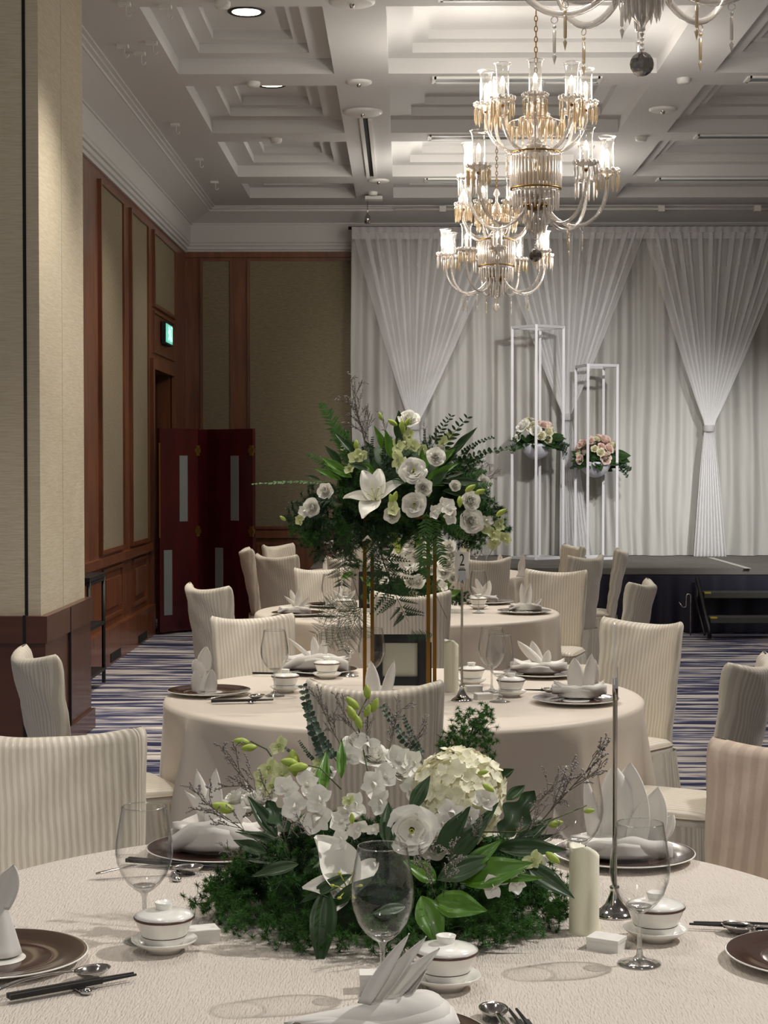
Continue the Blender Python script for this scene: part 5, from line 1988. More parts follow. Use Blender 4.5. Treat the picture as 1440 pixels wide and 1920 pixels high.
for px, py, Y, s in ((505, 1440, 3.32, 1.0), (490, 1462, 3.31, .9), (524, 1398, 3.36, .9), (512, 1474, 3.28, 1.0), (530, 1452, 3.3, .95), (1000, 1612, 3.16, .9), (655, 1500, 3.17, .6), (600, 1432, 3.36, .7)):
    A.orchid(Q(px, py, Y), (-.4, -1, .5), s, True)
# bud sprays
A.stem([Q(560, 1530, 3.28), Q(530, 1450, 3.33), Q(500, 1405, 3.36), Q(470, 1390, 3.38)], .0016, 'stem')
A.stem([Q(700, 1500, 3.3), Q(680, 1400, 3.4), Q(668, 1350, 3.42), Q(690, 1305, 3.43)], .0014, 'stem')
A.stem([Q(640, 1480, 3.3), Q(600, 1440, 3.3), Q(560, 1432, 3.3)], .0013, 'stem')
A.stem([Q(880, 1560, 3.2), Q(975, 1560, 3.2), Q(1040, 1535, 3.22), Q(1100, 1510, 3.24)], .0013, 'stem')
for px, py, Y, dx, dz, s in ((468, 1392, 3.38, -1, .15, .9), (482, 1400, 3.37, -1, -.1, .9), (560, 1432, 3.3, -1, .2, 1.0), (578, 1436, 3.29, -.9, -.1, 1.1), (690, 1312, 3.43, -.1, 1, .9), (697, 1336, 3.42, .4, 1, .9), (673, 1330, 3.42, -.7, .7, 1.0), (667, 1352, 3.4, -.5, 1, 1.0), (676, 1368, 3.4, -.3, 1, .9), (684, 1345, 3.41, .3, .8, .8),
                             (1028, 1548, 3.22, 1, .3, .8), (1094, 1522, 3.24, 1, .2, .6), (1023, 1598, 3.17, .7, -.5, .9), (1000, 1600, 3.17, .4, -.9, 1.0), (660, 1545, 3.15, 0, 1, .6), (905, 1470, 3.18, .8, -.5, .7), (895, 1450, 3.2, .9, .2, .6), (440, 1520, 3.27, -1, .3, 1.3)):
    A.bud(Q(px, py, Y), (dx, -.2, dz), s)
ob_ = A.bud(Q(858, 1412, 3.45), (.75, -.1, 1), 2.7)
ob_.matrix_local = ob_.matrix_local @ Matrix.Diagonal((.62, .62, 1, 1))
A.bud(Q(548, 1405, 3.4), (.1, 0, -1), 1.5)
# broad leaves: base px, tip px
for (bx, by, BY, tx_, ty_, TY, me, w) in ((862, 1655, 3.14, 995, 1612, 3.12, LEAF_B, 1.1), (855, 1648, 3.14, 940, 1570, 3.15, LEAF_B, .8), (885, 1650, 3.15, 1020, 1640, 3.12, LEAF_B, .5), (818, 1650, 3.14, 758, 1612, 3.12, LEAF_BW, 1.0),
                                          (790, 1680, 3.10, 828, 1775, 3.05, LEAF_BW, 1.0), (812, 1690, 3.10, 912, 1704, 3.06, LEAF_BW, 1.0), (612, 1665, 3.12, 598, 1815, 3.05, LEAF_D, 1.1), (770, 1520, 3.2, 806, 1452, 3.22, LEAF_D, 1.2),
                                          (820, 1600, 3.16, 880, 1510, 3.16, LEAF_D, 1.1), (840, 1615, 3.15, 915, 1530, 3.16, LEAF_D, 1.2), (870, 1590, 3.17, 935, 1500, 3.2, LEAF_D, .7), (940, 1570, 3.24, 1002, 1482, 3.26, LEAF_LOBED, .8), (960, 1590, 3.2, 1035, 1530, 3.22, LEAF_D, 1.1),
                                          (930, 1590, 3.2, 1062, 1588, 3.16, LEAF_D, .9), (980, 1620, 3.16, 1078, 1680, 3.12, LEAF_D, 1.1), (925, 1600, 3.2, 1040, 1560, 3.2, LEAF_D, .7), (728, 1590, 3.14, 728, 1500, 3.18, LEAF_D, 1.2), (820, 1650, 3.12, 930, 1600, 3.14, LEAF_D, 1.2),
                                          (500, 1600, 3.2, 436, 1572, 3.22, LEAF_D, 1.1), (520, 1570, 3.22, 465, 1490, 3.24, LEAF_D, 1.0), (540, 1560, 3.22, 500, 1500, 3.24, LEAF_LOBED, .8), (600, 1500, 3.28, 612, 1400, 3.34, LEAF_B, .7), (640, 1460, 3.34, 640, 1380, 3.38, LEAF_B, .6), (560, 1620, 3.16, 470, 1640, 3.14, LEAF_D, .9),
                                          (950, 1500, 3.3, 985, 1470, 3.32, LEAF_S, 1), (930, 1460, 3.34, 965, 1440, 3.36, LEAF_S, 1), (760, 1700, 3.1, 700, 1710, 3.06, LEAF_D, 1.0), (620, 1700, 3.12, 700, 1640, 3.1, LEAF_D, .8), (660, 1640, 3.13, 560, 1690, 3.1, LEAF_D, .7)):
    A.leaf(Q(bx, by, BY), Q(tx_, ty_, TY), me, (0, -.9, .6), .125 if me is LEAF_LOBED else (.06 if me is LEAF_S else .12), w)
for i in range(16):
    a = rnd.uniform(0, 2 * PI)
    p0 = Vector((CX + .18 * math.cos(a), CY + .12 * math.sin(a), TZ + rnd.uniform(.08, .15)))
    p1_ = p0 + Vector((math.cos(a) * .10, math.sin(a) * .08, rnd.uniform(-.02, .06)))
    A.leaf(p0, p1_, LEAF_D, (0, -.4, 1), .12, rnd.uniform(.7, 1.1))
# eucalyptus and misty sprigs
for (ax_, ay, AY, bx, by, BY, me, base) in ((622, 1450, 3.34, 545, 1288, 3.42, SPRIG_E, .20), (640, 1440, 3.36, 560, 1330, 3.4, SPRIG_E, .20), (800, 1440, 3.42, 705, 1330, 3.46, SPRIG_E, .20), (800, 1430, 3.4, 745, 1345, 3.44, SPRIG_E, .2), (560, 1420, 3.4, 520, 1395, 3.42, SPRIG_E, .2), (600, 1440, 3.4, 555, 1392, 3.42, SPRIG_E, .2)):
    A.sprig(Q(ax_, ay, AY), Q(bx, by, BY), me, base)
for k, (ax_, ay, AY, bx, by, BY) in enumerate(((560, 1570, 3.24, 440, 1440, 3.3), (500, 1590, 3.2, 378, 1500, 3.22), (650, 1420, 3.4, 600, 1320, 3.42), (700, 1420, 3.4, 640, 1330, 3.44), (720, 1440, 3.38, 745, 1335, 3.42), (740, 1450, 3.38, 790, 1370, 3.4), (690, 1430, 3.38, 690, 1345, 3.42),
                                                (960, 1560, 3.26, 1040, 1470, 3.3), (980, 1580, 3.22, 1110, 1435, 3.28), (950, 1600, 3.2, 1010, 1530, 3.2), (830, 1690, 3.1, 850, 1600, 3.06), (820, 1690, 3.1, 790, 1615, 3.06), (540, 1600, 3.16, 530, 1545, 3.16), (600, 1590, 3.16, 560, 1540, 3.16), (880, 1600, 3.15, 900, 1540, 3.15), (990, 1600, 3.2, 1050, 1560, 3.2), (470, 1620, 3.2, 420, 1590, 3.2))):
    A.misty(Q(ax_, ay, AY), Q(bx, by, BY), k)

# ================================================================== TALL CENTREPIECE, NUMBER 2 TABLE
SX, SY_ = -0.02, 6.62
st2 = thing('gold_flower_stand', 'tall gold four-rod stand carrying the big flower ball', 'stand', (SX, SY_, TZ))
zt = 1.42 - TZ
for px, dy in ((684, -.07), (698, .07), (803, -.07), (815, .07)):
    x = Q(px, 1200, SY_ + dy).x - SX
    MB().span((x - .007, dy - .007, 0), (x + .007, dy + .007, zt)).build('rod', M_['gold'], st2, smooth=False)
xl, xr = Q(690, 1200, SY_).x - SX, Q(810, 1200, SY_).x - SX
for z in (0.005, zt):
    for dy in (-.07, .07):
        MB().span((xl - .02, dy - .007, z - .005), (xr + .02, dy + .007, z + .005)).build('rail', M_['gold'], st2, smooth=False)
    for x in (xl, xr):
        MB().span((x - .007, -.08, z - .005), (x + .007, .08, z + .005)).build('rail', M_['gold'], st2, smooth=False)
MB().span((xl - .02, -.08, zt), (xr + .02, .08, zt + .008)).build('tray', M_['gold'], st2, smooth=False)

T2 = Q(755, 905, SY_)
t = thing('tall_flower_arrangement', 'large ball of white lilies, roses and ferns on the tall gold stand', 'flowers', (SX, SY_, TZ + zt + .009))
A = Arr(t)
MB().lathe([(0, .0), (.13, .0), (.20, .06), (.20, .16), (.14, .24), (0, .27)], 24, M=Matrix.Diagonal((1.15, .85, 1, 1))).build('dark_filler_core', M_['dark_fern'], t)  # added dark core that keeps the flower ball from being see-through
rnd = random.Random(12)
cx, cz = T2.x, T2.z
for i in range(215):
    d = Vector((rnd.gauss(0, 1), rnd.gauss(0, 1) - .25, rnd.gauss(0, 1))).normalized()
    r = rnd.uniform(.35, 1.0)
    p = Vector((cx + .30 * d.x * r, SY_ + .22 * d.y * r, cz - .03 + .165 * d.z * r))
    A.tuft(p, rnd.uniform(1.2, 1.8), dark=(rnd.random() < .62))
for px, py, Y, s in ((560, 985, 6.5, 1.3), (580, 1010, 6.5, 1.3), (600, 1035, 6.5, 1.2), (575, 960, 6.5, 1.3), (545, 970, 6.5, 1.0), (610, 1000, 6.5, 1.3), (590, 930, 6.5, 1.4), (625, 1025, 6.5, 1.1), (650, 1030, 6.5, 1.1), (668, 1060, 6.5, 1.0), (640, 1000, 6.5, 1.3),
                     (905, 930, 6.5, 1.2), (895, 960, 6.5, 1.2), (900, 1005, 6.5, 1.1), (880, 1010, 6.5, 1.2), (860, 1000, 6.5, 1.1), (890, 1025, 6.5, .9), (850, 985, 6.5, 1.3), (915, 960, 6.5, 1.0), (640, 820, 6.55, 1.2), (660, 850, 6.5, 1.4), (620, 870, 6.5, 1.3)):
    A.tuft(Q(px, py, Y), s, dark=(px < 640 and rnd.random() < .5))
for i in range(70):
    px, py = rnd.uniform(565, 935), rnd.uniform(930, 1015)
    if abs(px - 750) > 120 and py > 1000 and rnd.random() < .5:
        continue
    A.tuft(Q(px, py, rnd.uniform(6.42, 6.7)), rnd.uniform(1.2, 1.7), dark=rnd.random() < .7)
# roses, lilies
for px, py, Y, nx, nz, R, k in ((766, 790, 6.5, .1, .9, .040, 0), (774, 884, 6.34, .1, .25, .044, 2), (793, 914, 6.33, .2, .1, .036, 1), (777, 946, 6.32, 0, -.1, .040, 2), (816, 858, 6.38, .2, .3, .034, 0), (588, 952, 6.42, -.5, .1, .038, 1), (612, 922, 6.42, -.4, .3, .034, 1),
                                (880, 940, 6.4, .4, .2, .040, 1), (882, 978, 6.4, .3, .2, .044, 0), (852, 912, 6.4, .3, .3, .024, 1), (735, 965, 6.34, 0, 0, .034, 1), (760, 880, 6.4, -.3, .4, .03, 0), (905, 905, 6.5, .5, .3, .03, 1)):
    A.rose(Q(px, py, Y), (nx, -1, nz), R, ROSES[k], k == 2)
A.lily_tips(Q(704, 938, 6.36), [(Q(680, 878, 6.34), 1.15, (.1, -1, .1)), (Q(712, 872, 6.36), 1.0, (0, -1, 0)), (Q(645, 922, 6.32), .7, (0, -.8, .6)), (Q(678, 958, 6.27), 1.5, (0, -.6, 1)), (Q(752, 893, 6.34), .8, (-.3, -1, .5))])
A.lily(Q(700, 1008, 6.5), (-.3, -.5, -.7), .8, .6, (0, 1, 2))
for px, py, Y, s, g in ((838, 952, 6.32, 1.5, 0), (848, 968, 6.32, 1.4, 0), (830, 945, 6.34, 1.3, 0), (812, 960, 6.34, 1.2, 0), (746, 862, 6.38, 1.5, 1), (758, 870, 6.38, 1.3, 0), (735, 955, 6.32, 1.3, 1), (905, 990, 6.42, 1.4, 1), (925, 1000, 6.42, 1.3, 1), (938, 985, 6.44, 1.2, 1), (912, 975, 6.42, 1.2, 0), (945, 1010, 6.44, 1.2, 1), (928, 1020, 6.44, 1.2, 1),
                        (668, 860, 6.42, 1.4, 1), (678, 850, 6.42, 1.2, 1), (655, 878, 6.42, 1.1, 1), (745, 838, 6.42, 1.4, 1), (760, 828, 6.44, 1.3, 1), (775, 838, 6.44, 1.3, 1), (768, 818, 6.46, 1.2, 1), (790, 845, 6.44, 1.1, 1), (830, 830, 6.46, 1.2, 1), (838, 850, 6.46, 1.2, 1), (845, 820, 6.48, 1.0, 1), (825, 845, 6.46, 1.1, 0), (570, 958, 6.42, 1.2, 0), (650, 838, 6.48, 1.1, 1), (562, 975, 6.44, 1.0, 1)):
    A.orchid(Q(px, py, Y), (rnd.uniform(-.4, .4), -1, rnd.uniform(-.2, .5)), s, bool(g))
for px, py, dx, dz, s in ((740, 952, -.2, .6, 1.2), (735, 945, .3, .8, 1.1), (803, 932, .1, 1, .8), (862, 930, 0, -1, .9), (872, 922, .6, .4, 1.0), (890, 925, .6, .2, .9), (716, 788, -.4, 1, .7), (745, 798, -.8, .5, .9), (754, 815, 0, 1, 1.2), (536, 976, -.8, .6, .6), (930, 968, .7, .5, 1.0), (760, 800, .5, 1, .8), (668, 845, 0, 1, .9)):
    A.bud(Q(px, py, 6.34 if py > 850 else 6.45), (dx, -.2, dz), s * 1.3)
# leaves
for (bx, by, tx_, ty_, me, w, Y) in ((752, 830, 748, 770, LEAF_D, 1.3, 6.5), (725, 850, 703, 798, LEAF_B, .7, 6.5), (650, 890, 605, 855, LEAF_B, .9, 6.42), (640, 900, 590, 875, LEAF_B, .7, 6.42), (660, 895, 612, 872, LEAF_B, .8, 6.42), (795, 890, 800, 845, LEAF_B, .8, 6.4), (805, 900, 858, 865, LEAF_B, .7, 6.4), (790, 870, 792, 840, LEAF_B, .9, 6.42),
                                     (810, 910, 840, 880, LEAF_D, 1.2, 6.38), (830, 905, 905, 900, LEAF_D, .7, 6.42), (830, 920, 920, 930, LEAF_D, .7, 6.42), (600, 900, 572, 890, LEAF_D, .8, 6.45), (720, 900, 700, 860, LEAF_D, .9, 6.42), (800, 905, 822, 872, LEAF_B, .6, 6.4), (640, 870, 610, 835, LEAF_D, 1, 6.48), (735, 900, 760, 905, LEAF_D, 1.4, 6.36), (690, 880, 655, 868, LEAF_D, 1.1, 6.4)):
    A.leaf(Q(bx, by, Y), Q(tx_, ty_, Y - .02), me, (0, -1, .5), .12, w)
for i in range(26):
    a = rnd.uniform(0, 2 * PI)
    e = rnd.uniform(-.2, 1)
    p0 = Vector((cx + .20 * math.cos(a), SY_ - .10 + .08 * math.sin(a), cz + .10 * e))
    p1_ = p0 + Vector((math.cos(a) * .10, -.04, e * .10 + .01))
    A.leaf(p0, p1_, LEAF_D if rnd.random() < .7 else LEAF_B, (0, -.8, .6), .12, rnd.uniform(.6, 1.1))
# eucalyptus round-leaf clusters
for px, py, tx_, ty_, me, base in ((700, 880, 690, 820, SPRIG_E, .2), (720, 880, 715, 815, SPRIG_E, .2), (710, 890, 740, 830, SPRIG_E, .2), (735, 890, 728, 835, SPRIG_E, .2), (800, 850, 790, 805, SPRIG_E, .2), (820, 840, 812, 800, SPRIG_E, .2),
                                   (840, 900, 885, 850, SPRIG_B, .22), (845, 880, 940, 812, SPRIG_B, .22), (860, 860, 905, 805, SPRIG_B, .22), (820, 860, 862, 775, SPRIG_T, .2), (810, 840, 835, 775, SPRIG_T, .2), (860, 900, 900, 870, SPRIG_B, .22), (900, 920, 925, 935, SPRIG_B, .22)):
    A.sprig(Q(px, py, 6.45), Q(tx_, ty_, 6.47), me, base)
# fern fronds
for px, py, tx_, ty_, me, base, Y, up in ((660, 870, 598, 752, FROND_UP, .24, 6.5, (0, -1, .2)), (655, 880, 620, 790, FROND_UP, .24, 6.46, (0, -1, .2)), (620, 905, 468, 903, FROND_NARROW, .24, 6.5, (0, -.4, 1)), (640, 890, 575, 850, FROND_UP, .24, 6.48, (0, -1, .4)),
                                          (800, 960, 800, 1085, FROND, .30, 6.38, (0, -1, 0)),  (810, 960, 835, 1060, FROND, .3, 6.4, (0, -1, 0)), (820, 950, 880, 1010, FROND, .3, 6.4, (0, -1, 0)),
                                          (700, 985, 770, 1180, FROND_FINE, .22, 6.42, (0, -1, 0)), (690, 985, 740, 1110, FROND_FINE, .22, 6.44, (0, -1, 0)), (670, 975, 650, 1070, FROND_FINE, .22, 6.44, (0, -1, 0)), (640, 960, 600, 1050, FROND_FINE, .22, 6.46, (0, -1, 0)), 
                                          (650, 1000, 640, 1110, FROND_FINE, .22, 6.46, (0, -1, 0)), (845, 900, 912, 880, FROND_UP, .24, 6.45, (0, -1, .4)), (850, 920, 925, 905, FROND_UP, .24, 6.44, (0, -1, .4)), (640, 940, 560, 930, FROND_FINE, .22, 6.46, (0, -.7, 1)), (600, 960, 545, 1000, FROND_FINE, .22, 6.46, (0, -1, .4))):
    A.sprig(Q(px, py, Y), Q(tx_, ty_, Y - .02), me, base, up, 'fern_frond')
# airy fern low on the left, hanging on its own thin stem
A.stem([Q(672, 980, 6.48), Q(655, 1060, 6.46), Q(672, 1120, 6.44), Q(676, 1140, 6.42)], .0012, 'twig')
for px, py, tx_, ty_ in ((676, 1140, 590, 1150), (676, 1142, 582, 1190), (676, 1140, 600, 1130), (676, 1145, 640, 1225), (660, 1150, 610, 1215), (674, 1142, 655, 1200), (676, 1140, 690, 1200), (660, 1140, 650, 1110)):
    A.sprig(Q(px, py, 6.42), Q(tx_, ty_, 6.38), FROND_AIRY, .22, (0, -1, .3), 'fern_frond')
A.stem([Q(812, 1000, 6.5), Q(818, 1150, 6.48), Q(812, 1195, 6.46)], .001, 'twig')
A.sprig(Q(812, 1190, 6.46), Q(762, 1195, 6.44), FROND_FINE, .22, (0, -1, .3), 'fern_frond')
A.stem([Q(815, 1110, 6.5), Q(838, 1160, 6.48)], .001, 'twig')
for k, (ax_, ay, bx, by) in enumerate(((690, 850, 662, 738), (700, 850, 668, 775), (680, 860, 690, 785), (860, 910, 905, 880), (870, 920, 925, 890), (730, 830, 715, 785), (800, 830, 795, 800), (860, 880, 900, 868))):
    A.misty(Q(ax_, ay, 6.5), Q(bx, by, 6.52), k)

# ================================================================== LOW CENTREPIECE, THIRD TABLE
p = Q(775, 1085, 10.3)
t = thing('flower_centrepiece', 'low white flowers on the third table seen through the gold rods', 'flowers', (p.x, 10.4, TZ))
A = Arr(t)
MB().lathe([(0, 0), (.11, 0), (.13, .05), (.12, .075), (0, .09)], 24).build('foam_tray', M_['dark_fern'], t)
rnd = random.Random(31)
for i in range(70):
    a = rnd.uniform(0, 2 * PI)
    r = math.sqrt(rnd.random())
    A.tuft((p.x + .30 * r * math.cos(a), 10.4 + .2 * r * math.sin(a), TZ + .04 + .22 * math.sqrt(1 - r * r) * rnd.uniform(.2, 1)), rnd.uniform(1.0, 1.6), dark=rnd.random() < .5)
for px, py, R in ((768, 1060, .05), (785, 1092, .05), (770, 1092, .045), (757, 1070, .035), (745, 1045, .04), (770, 1020, .05), (790, 1022, .04), (838, 1058, .06), (832, 1075, .045), (846, 1042, .045), (842, 1025, .04), (715, 1055, .04), (850, 1085, .035), (740, 1075, .035), (810, 1070, .03), (780, 1045, .035)):
    A.rose(Q(px, py, 10.22), (rnd.uniform(-.3, .3), -1, .4), R, random.choice(ROSES))
for px, py in ((748, 1035), (800, 1040), (830, 1100), (852, 1065), (760, 1080), (720, 1090)):
    A.orchid(Q(px, py, 10.2), (0, -1, .3), 1.5)
for px, py, dx in ((742, 1025, -.1), (782, 1030, .1), (745, 1040, .2)):
    A.bud(Q(px, py, 10.2), (dx, 0, 1), 2.6)
for px, py, tx_, ty_ in ((825, 1110, 850, 1085), (820, 1095, 845, 1110), (835, 1120, 865, 1105), (700, 1100, 675, 1080), (800, 1060, 805, 1020), (640, 1085, 665, 1070)):
    A.leaf(Q(px, py, 10.2), Q(tx_, ty_, 10.2), LEAF_B, (0, -1, .4), .12, 1.1)

# low green and white centre on the farthest table
p = Q(760, 1040, 14.1)
t = thing('flower_centrepiece', 'hardly visible centre flowers on the farthest table', 'flowers', (p.x, 14.1, TZ))
A = Arr(t)
MB().lathe([(0, 0), (.11, 0), (.13, .05), (.12, .075), (0, .09)], 24).build('foam_tray', M_['dark_fern'], t)
for i in range(26):
    a = rnd.uniform(0, 2 * PI)
    r = math.sqrt(rnd.random())
    A.tuft((p.x + .28 * r * math.cos(a), 14.1 + .2 * r * math.sin(a), TZ + .06 + .18 * math.sqrt(1 - r * r) * rnd.uniform(.2, 1)), 1.5)
for k in range(9):
    A.rose((p.x + rnd.uniform(-.22, .22), 13.95, TZ + rnd.uniform(.12, .26)), (0, -1, .4), .045)


# ================================================================== FLOWERS IN THE STAGE BOWLS
def bowl_flowers(p, label, seed, trail):
    t = thing('bowl_arrangement', label, 'flowers', (p.x, p.y, p.z), 0, 'flower bowls on the white frames')
    A = Arr(t)
    rnd = random.Random(seed)
    MB().lathe([(0, -.03), (.13, -.03), (.14, .02), (.10, .09), (0, .12)], 20).build('foam_dome', M_['leaf'], t)
    for i in range(34):
        a = i * 2.399
        z = 1 - .95 * (i + .5) / 34
        r = math.sqrt(1 - z * z)
        n = Vector((r * math.cos(a), r * math.sin(a), z))
        kk = rnd.uniform(.85, 1.15)
        q = p + Vector((n.x * .18 * kk, n.y * .17, n.z * .22 * kk + .01))
        if z < .45 and rnd.random() < .55:
            continue
        me = rnd.choice([ROSE_C, ROSE_P, ROSE_C, ROSES[0]]) if seed == 1 else rnd.choice([ROSE_P, ROSE_C, ROSE_P])
        A.rose(q, n + Vector((0, -.2, 0)), rnd.uniform(.040, .085), me)
    for i in range(80):
        a = rnd.uniform(0, 2 * PI)
        q0 = p + Vector((.13 * math.cos(a), .11 * math.sin(a), rnd.uniform(-.01, .06)))
        q1 = p + Vector((.27 * math.cos(a) + trail * rnd.uniform(0, 1), .18 * math.sin(a) - .03, rnd.uniform(-.06, .13) - abs(trail) * rnd.uniform(0, .5)))
        A.leaf(q0.lerp(q1, rnd.uniform(0, .45)), q1, LEAF_S, (rnd.uniform(-.6, .6), -.8, .8), .062, 1.7)
    for i in range(10):
        a = rnd.uniform(-.5, .5) + (0 if i % 2 else PI)
        q0 = p + Vector((.1 * math.cos(a), -.05, .02))
        q1 = p + Vector((.31 * math.cos(a) + trail * .5, -.10, rnd.uniform(-.06, .06) - abs(trail) * .5))
        A.sprig(q0, q1, SPRIG_ROUND, .2)
    return t


SPRIG_ROUND = sprig_mesh(.20, 8, .020, .036, M_['euca'], 6, .2, True)
bowl_flowers(B1, 'cream and blush flowers with eucalyptus in the left stage bowl', 1, .05)
bowl_flowers(B2, 'blush pink flowers with trailing eucalyptus in the right stage bowl', 2, .12)

# ================================================================== CHANDELIERS
def prism(m, x, y, z, L, r=.0045, n=5):
    m.lathe([(0, 0), (r, -L * .12), (r * .9, -L * .78), (0, -L)], n, (x, y, z))


def shade_mesh():
    o = [(0.030, 0.0), (0.041, 0.012), (0.043, 0.05), (0.043, 0.13), (0.041, 0.175), (0.046, 0.215), (0.058, 0.240)]
    i = [(r - .0018, z) for r, z in reversed(o)]
    m = MB().lathe(o + i, 28)
    return m.mesh('glass_shade', M_['shade'])


SH = shade_mesh()
SH_RIM = MB().tube([(0.057 * math.cos(2 * PI * k / 28), 0.057 * math.sin(2 * PI * k / 28), .240) for k in range(29)], 0.0022, 6).mesh('shade_rim', M_['arm'])
TUBE = MB().lathe([(0, 0), (.014, 0), (.014, .095), (.006, .10), (0, .10)], 14).mesh('candle_sleeve', M_['tube'])
BULB = MB().lathe([(0, .098), (.008, .10), (.015, .118), (.014, .132), (.007, .150), (0, .160)], 14).mesh('bulb', M_['bulb'])
PAN = MB()
PAN.lathe([(0.008, -.03), (.02, -.02), (.035, -.006), (.062, .0), (.076, .012), (.070, .013), (.045, .004), (0, .002)], 24)
for k in range(12):
    a = k * PI / 6
    PAN.ball((.076 * math.cos(a), .076 * math.sin(a), .018), .014, 8, 5)
PAN = PAN.mesh('drip_pan', M_['crystal'])
CUPM = MB().lathe([(0, -.045), (.010, -.045), (.013, -.03), (.012, -.018), (0, -.018)], 14).mesh('brass_cup', M_['gold'])


def fringe(seed, n=12):
    rnd = random.Random(seed)
    m = MB()
    for k in range(n):
        a = 2 * PI * k / n
        x, y = .074 * math.cos(a), .074 * math.sin(a)
        m.ball((x, y, .002), .005, 6, 4)
        prism(m, x, y, -.004, rnd.uniform(.10, .125), .008)
    return m


FR_A = fringe(1).mesh('crystal_fringe', M_['amber'])
FR_C = fringe(2).mesh('crystal_fringe', M_['crystal'])


def pendant(L=.14):
    m = MB()
    m.tube([(.012 * math.cos(t), 0, .012 * math.sin(t) + .012) for t in [i * PI / 6 for i in range(13)]], .0018, 5)
    m.ball((0, 0, -.012), .007, 8, 5)
    m.lathe([(0, -.022), (.0065, -.026), (.006, -.10), (0, -.104)], 5)
    m.lathe([(0, -.104), (.008, -.115), (0, -.145)], 6)
    return m


PEND = pendant().mesh('pendant', M_['crystal'])
PEND_D = pendant().mesh('pendant', M_['amber'])


def arm_curve(r0, z0, r1, z1, dip, n=18):
    """S curve from the hub out, down and up into the cup"""
    pts = []
    for i in range(n + 1):
        t = i / n
        a, b, c, d = Vector((r0, 0, z0)), Vector((r0 + (r1 - r0) * .25, 0, z0 - dip * 1.35)), Vector((r1 * 1.0 + .02, 0, z1 - dip * 1.55)), Vector((r1, 0, z1))
        pts.append(a * (1 - t) ** 3 + b * 3 * t * (1 - t) ** 2 + c * 3 * t * t * (1 - t) + d * t ** 3)
    return pts


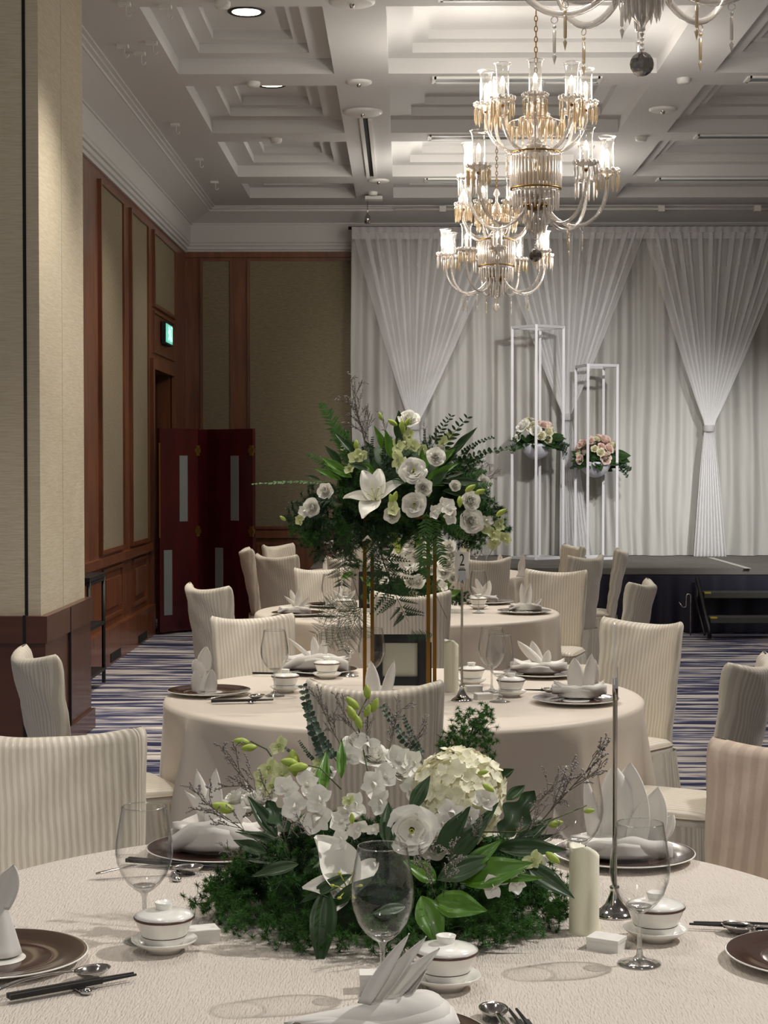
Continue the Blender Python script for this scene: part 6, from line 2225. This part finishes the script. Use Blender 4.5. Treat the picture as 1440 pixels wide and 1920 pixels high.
def chandelier(x, y, label, upper, lower, chain_top, dark_ball=True, lit=None, seed=0):
    ZB = 3.18      # lowest point of the lower arms
    t = thing('crystal_chandelier', label, 'chandelier', (x, y, ZB), 0, 'crystal chandeliers')
    rnd = random.Random(seed)
    # canopy, chain
    MB().lathe([(0, chain_top), (.06, chain_top - .005), (.11, chain_top - .02), (.13, chain_top - .012), (.20, chain_top - .004), (.24, chain_top)], 40).build('ceiling_rose', M_['ceiling'], t)
    m = MB()
    z = .98
    k = 0
    while z < chain_top - .03:
        pts = [(.010 * math.cos(q), 0, .021 * math.sin(q)) for q in [i * PI / 5 for i in range(11)]]
        R = Matrix.Rotation((k % 2) * PI / 2, 3, 'Z')
        m.tube([R @ Vector(p) + Vector((0, 0, z)) for p in pts], .0035, 5)
        z += .034
        k += 1
    stuff(m.build('chain', M_['gold'], t))
    # central stem of glass pieces
    MB().lathe([(0, .98), (.012, .97), (.028, .94), (.030, .92), (.012, .90), (.010, .86), (.045, .80), (.052, .74), (.045, .70), (.018, .66), (.016, .60), (.05, .56), (.085, .53), (.09, .50), (.03, .48)], 24).build('upper_stem', M_['crystal'], t)
    MB().lathe([(.02, .50), (.02, .10), (.035, .07), (.045, .03), (.035, -.01), (.012, -.04), (.010, -.06)], 20).build('lower_stem', M_['arm'], t)
    # drum of crystal rods between two brass rings
    m = MB()
    for k in range(40):
        a = 2 * PI * k / 40
        m.lathe([(0, .485), (.009, .475), (.010, .37), (.008, .275), (0, .265)], 5, (.165 * math.cos(a), .165 * math.sin(a), 0))
        m.ball((.165 * math.cos(a), .165 * math.sin(a), .495), .007, 6, 4)
    stuff(m.build('crystal_drum', M_['crystal'], t))
    m = MB()
    for k in range(26):
        a = 2 * PI * k / 26
        m.lathe([(0, .47), (.007, .46), (.008, .31), (0, .30)], 5, (.12 * math.cos(a), .12 * math.sin(a), 0))
    stuff(m.build('inner_crystals', M_['amber'], t))
    m = MB()
    for (r, z, n) in ((.11, .73, 16), (.18, .70, 22), (.07, .82, 10)):
        for k in range(n):
            a = 2 * PI * k / n
            prism(m, r * math.cos(a), r * math.sin(a), z, .13, .008)
        m.tube([(r * math.cos(2 * PI * k / 24), r * math.sin(2 * PI * k / 24), z) for k in range(25)], .004, 5)
    stuff(m.build('upper_skirt', M_['amber'], t))
    for z, r in ((.50, .168), (.265, .168)):
        MB().lathe([(r - .006, z - .005), (r + .004, z - .005), (r + .004, z + .005), (r - .006, z + .005), (r - .006, z - .005)], 40).build('brass_ring', M_['gold'], t)
    m = MB()
    for k in range(30):
        a = 2 * PI * k / 30
        prism(m, .15 * math.cos(a), .15 * math.sin(a), .25, .13, .008)
        if k % 2:
            prism(m, .10 * math.cos(a), .10 * math.sin(a), .16, .14, .008)
    for k in range(14):
        a = 2 * PI * k / 14
        prism(m, .06 * math.cos(a), .06 * math.sin(a), .10, .13, .008)
    stuff(m.build('skirt_crystals', M_['crystal'], t))
    MB().lathe([(.02, .20), (.10, .21), (.155, .235), (.16, .25), (.10, .225), (.02, .215)], 32).build('hub_dish', M_['crystal'], t)
    MB().lathe([(.02, .12), (.06, .13), (.085, .15), (.08, .165), (.02, .15)], 24).build('arm_hub', M_['gold'], t)
    MB().lathe([(.0, .50), (.07, .51), (.10, .54), (.06, .56), (0, .56)], 24).build('upper_hub', M_['crystal'], t)
    # finial
    MB().lathe([(0, -.05), (.012, -.055), (.006, -.07), (.02, -.085), (.034, -.11), (.030, -.135), (.012, -.155), (0, -.16)] if not dark_ball else [(0, -.05), (.012, -.055), (.004, -.065), (.004, -.08), (0, -.08)], 18).build('finial', M_['crystal'], t)
    if dark_ball:
        bm_ = MB()
        bm_.grid(lambda u, v: (.042 * math.sin(PI * v) * math.cos(2 * PI * u), .042 * math.sin(PI * v) * math.sin(2 * PI * u), -.175 - .042 * math.cos(PI * v)), 12, 8, close_u=True)
        bl = bm_.build('crystal_ball', M_['dark_crystal'], t, smooth=False)
        cc = MB()
        for k in range(4):
            cc.ball((0, 0, -.07 - .018 * k), .008, 8, 5)
        cc.tube([(0, 0, -.06), (0, 0, -.134)], .0015, 5)
        cc.build('bead_chain', M_['crystal'], bl)
    for tier, angs in (('u', upper), ('l', lower)):
        for i, deg in enumerate(angs):
            a = math.radians(deg)
            R = Matrix.Rotation(a, 4, 'Z')
            if tier == 'u':
                rr, zc, pts = .33, .80, arm_curve(.03, .60, .33, .76, .14)
            else:
                rr, zc, pts = .47, .36, arm_curve(.05, .20, .47, .32, .22)
            arm = MB().tube(pts, .0125, 8).build('glass_arm', M_['arm'], t)
            arm.matrix_local = R
            off = Matrix.Translation((rr, 0, zc))
            for nm, me in (('brass_cup', CUPM), ('drip_pan', PAN), ('crystal_fringe', FR_A if (tier == 'u' or i % 2) else FR_C), ('candle_sleeve', TUBE), ('bulb', BULB), ('glass_shade', SH), ('shade_rim', SH_RIM)):
                c = obj(nm, me, arm, off)
                if nm == 'crystal_fringe':
                    stuff(c)
            if tier == 'l' or i % 3 == 0:
                q = pts[9] if tier == 'l' else pts[8]
                obj('pendant', PEND if i % 2 else PEND_D, arm, Matrix.Translation((q.x, 0, q.z - .035)))
    # added unseen point lamps standing in for the light of the bulbs
    for dz, r, w in ((.93, .30, CH_W * .45 * len(upper)), (.50, .42, CH_W * len(lower))):
        for k in range(2):
            l = bpy.data.lights.new('chandelier_light', 'POINT')
            l.energy = w / 2
            l.color = (1.0, .93, .84)
            l.shadow_soft_size = .12
            lo = bpy.data.objects.new('chandelier_light', l)
            COL.objects.link(lo)
            lo.parent = t
            lo.location = ((r + .1) * (1 if k else -1), 0, dz)
    return t


CH_W = 4.6
CHX = 0.865
chandelier(CHX + .01, 11.75, 'crystal chandelier in the middle of the view, two tiers of glass candle shades', [-95 + 0, -50, -5 - 8, 38, 84, 140, 172 + 12, 225], [-51, -6, 39, 84, 157, 214], ZC + .245 - 3.18, True, seed=1)
chandelier(CHX - .01, 16.3, 'farther crystal chandelier partly behind the first, lower in the picture', [-70, -25, 20, 65, 110, 155, 200, 245], [-92, -33, 15, 60, 105, 150, 180, 232], ZC + .245 - 3.18, False, seed=2)
chandelier(.825, 6.15, 'nearest crystal chandelier, cut off by the top edge of the picture', [-80, -35, 10, 55, 100, 145, 190, 235], [-62, -18, 40, 85, 125, 165, 205, 250], ZC + .245 - 3.18, True, seed=3)
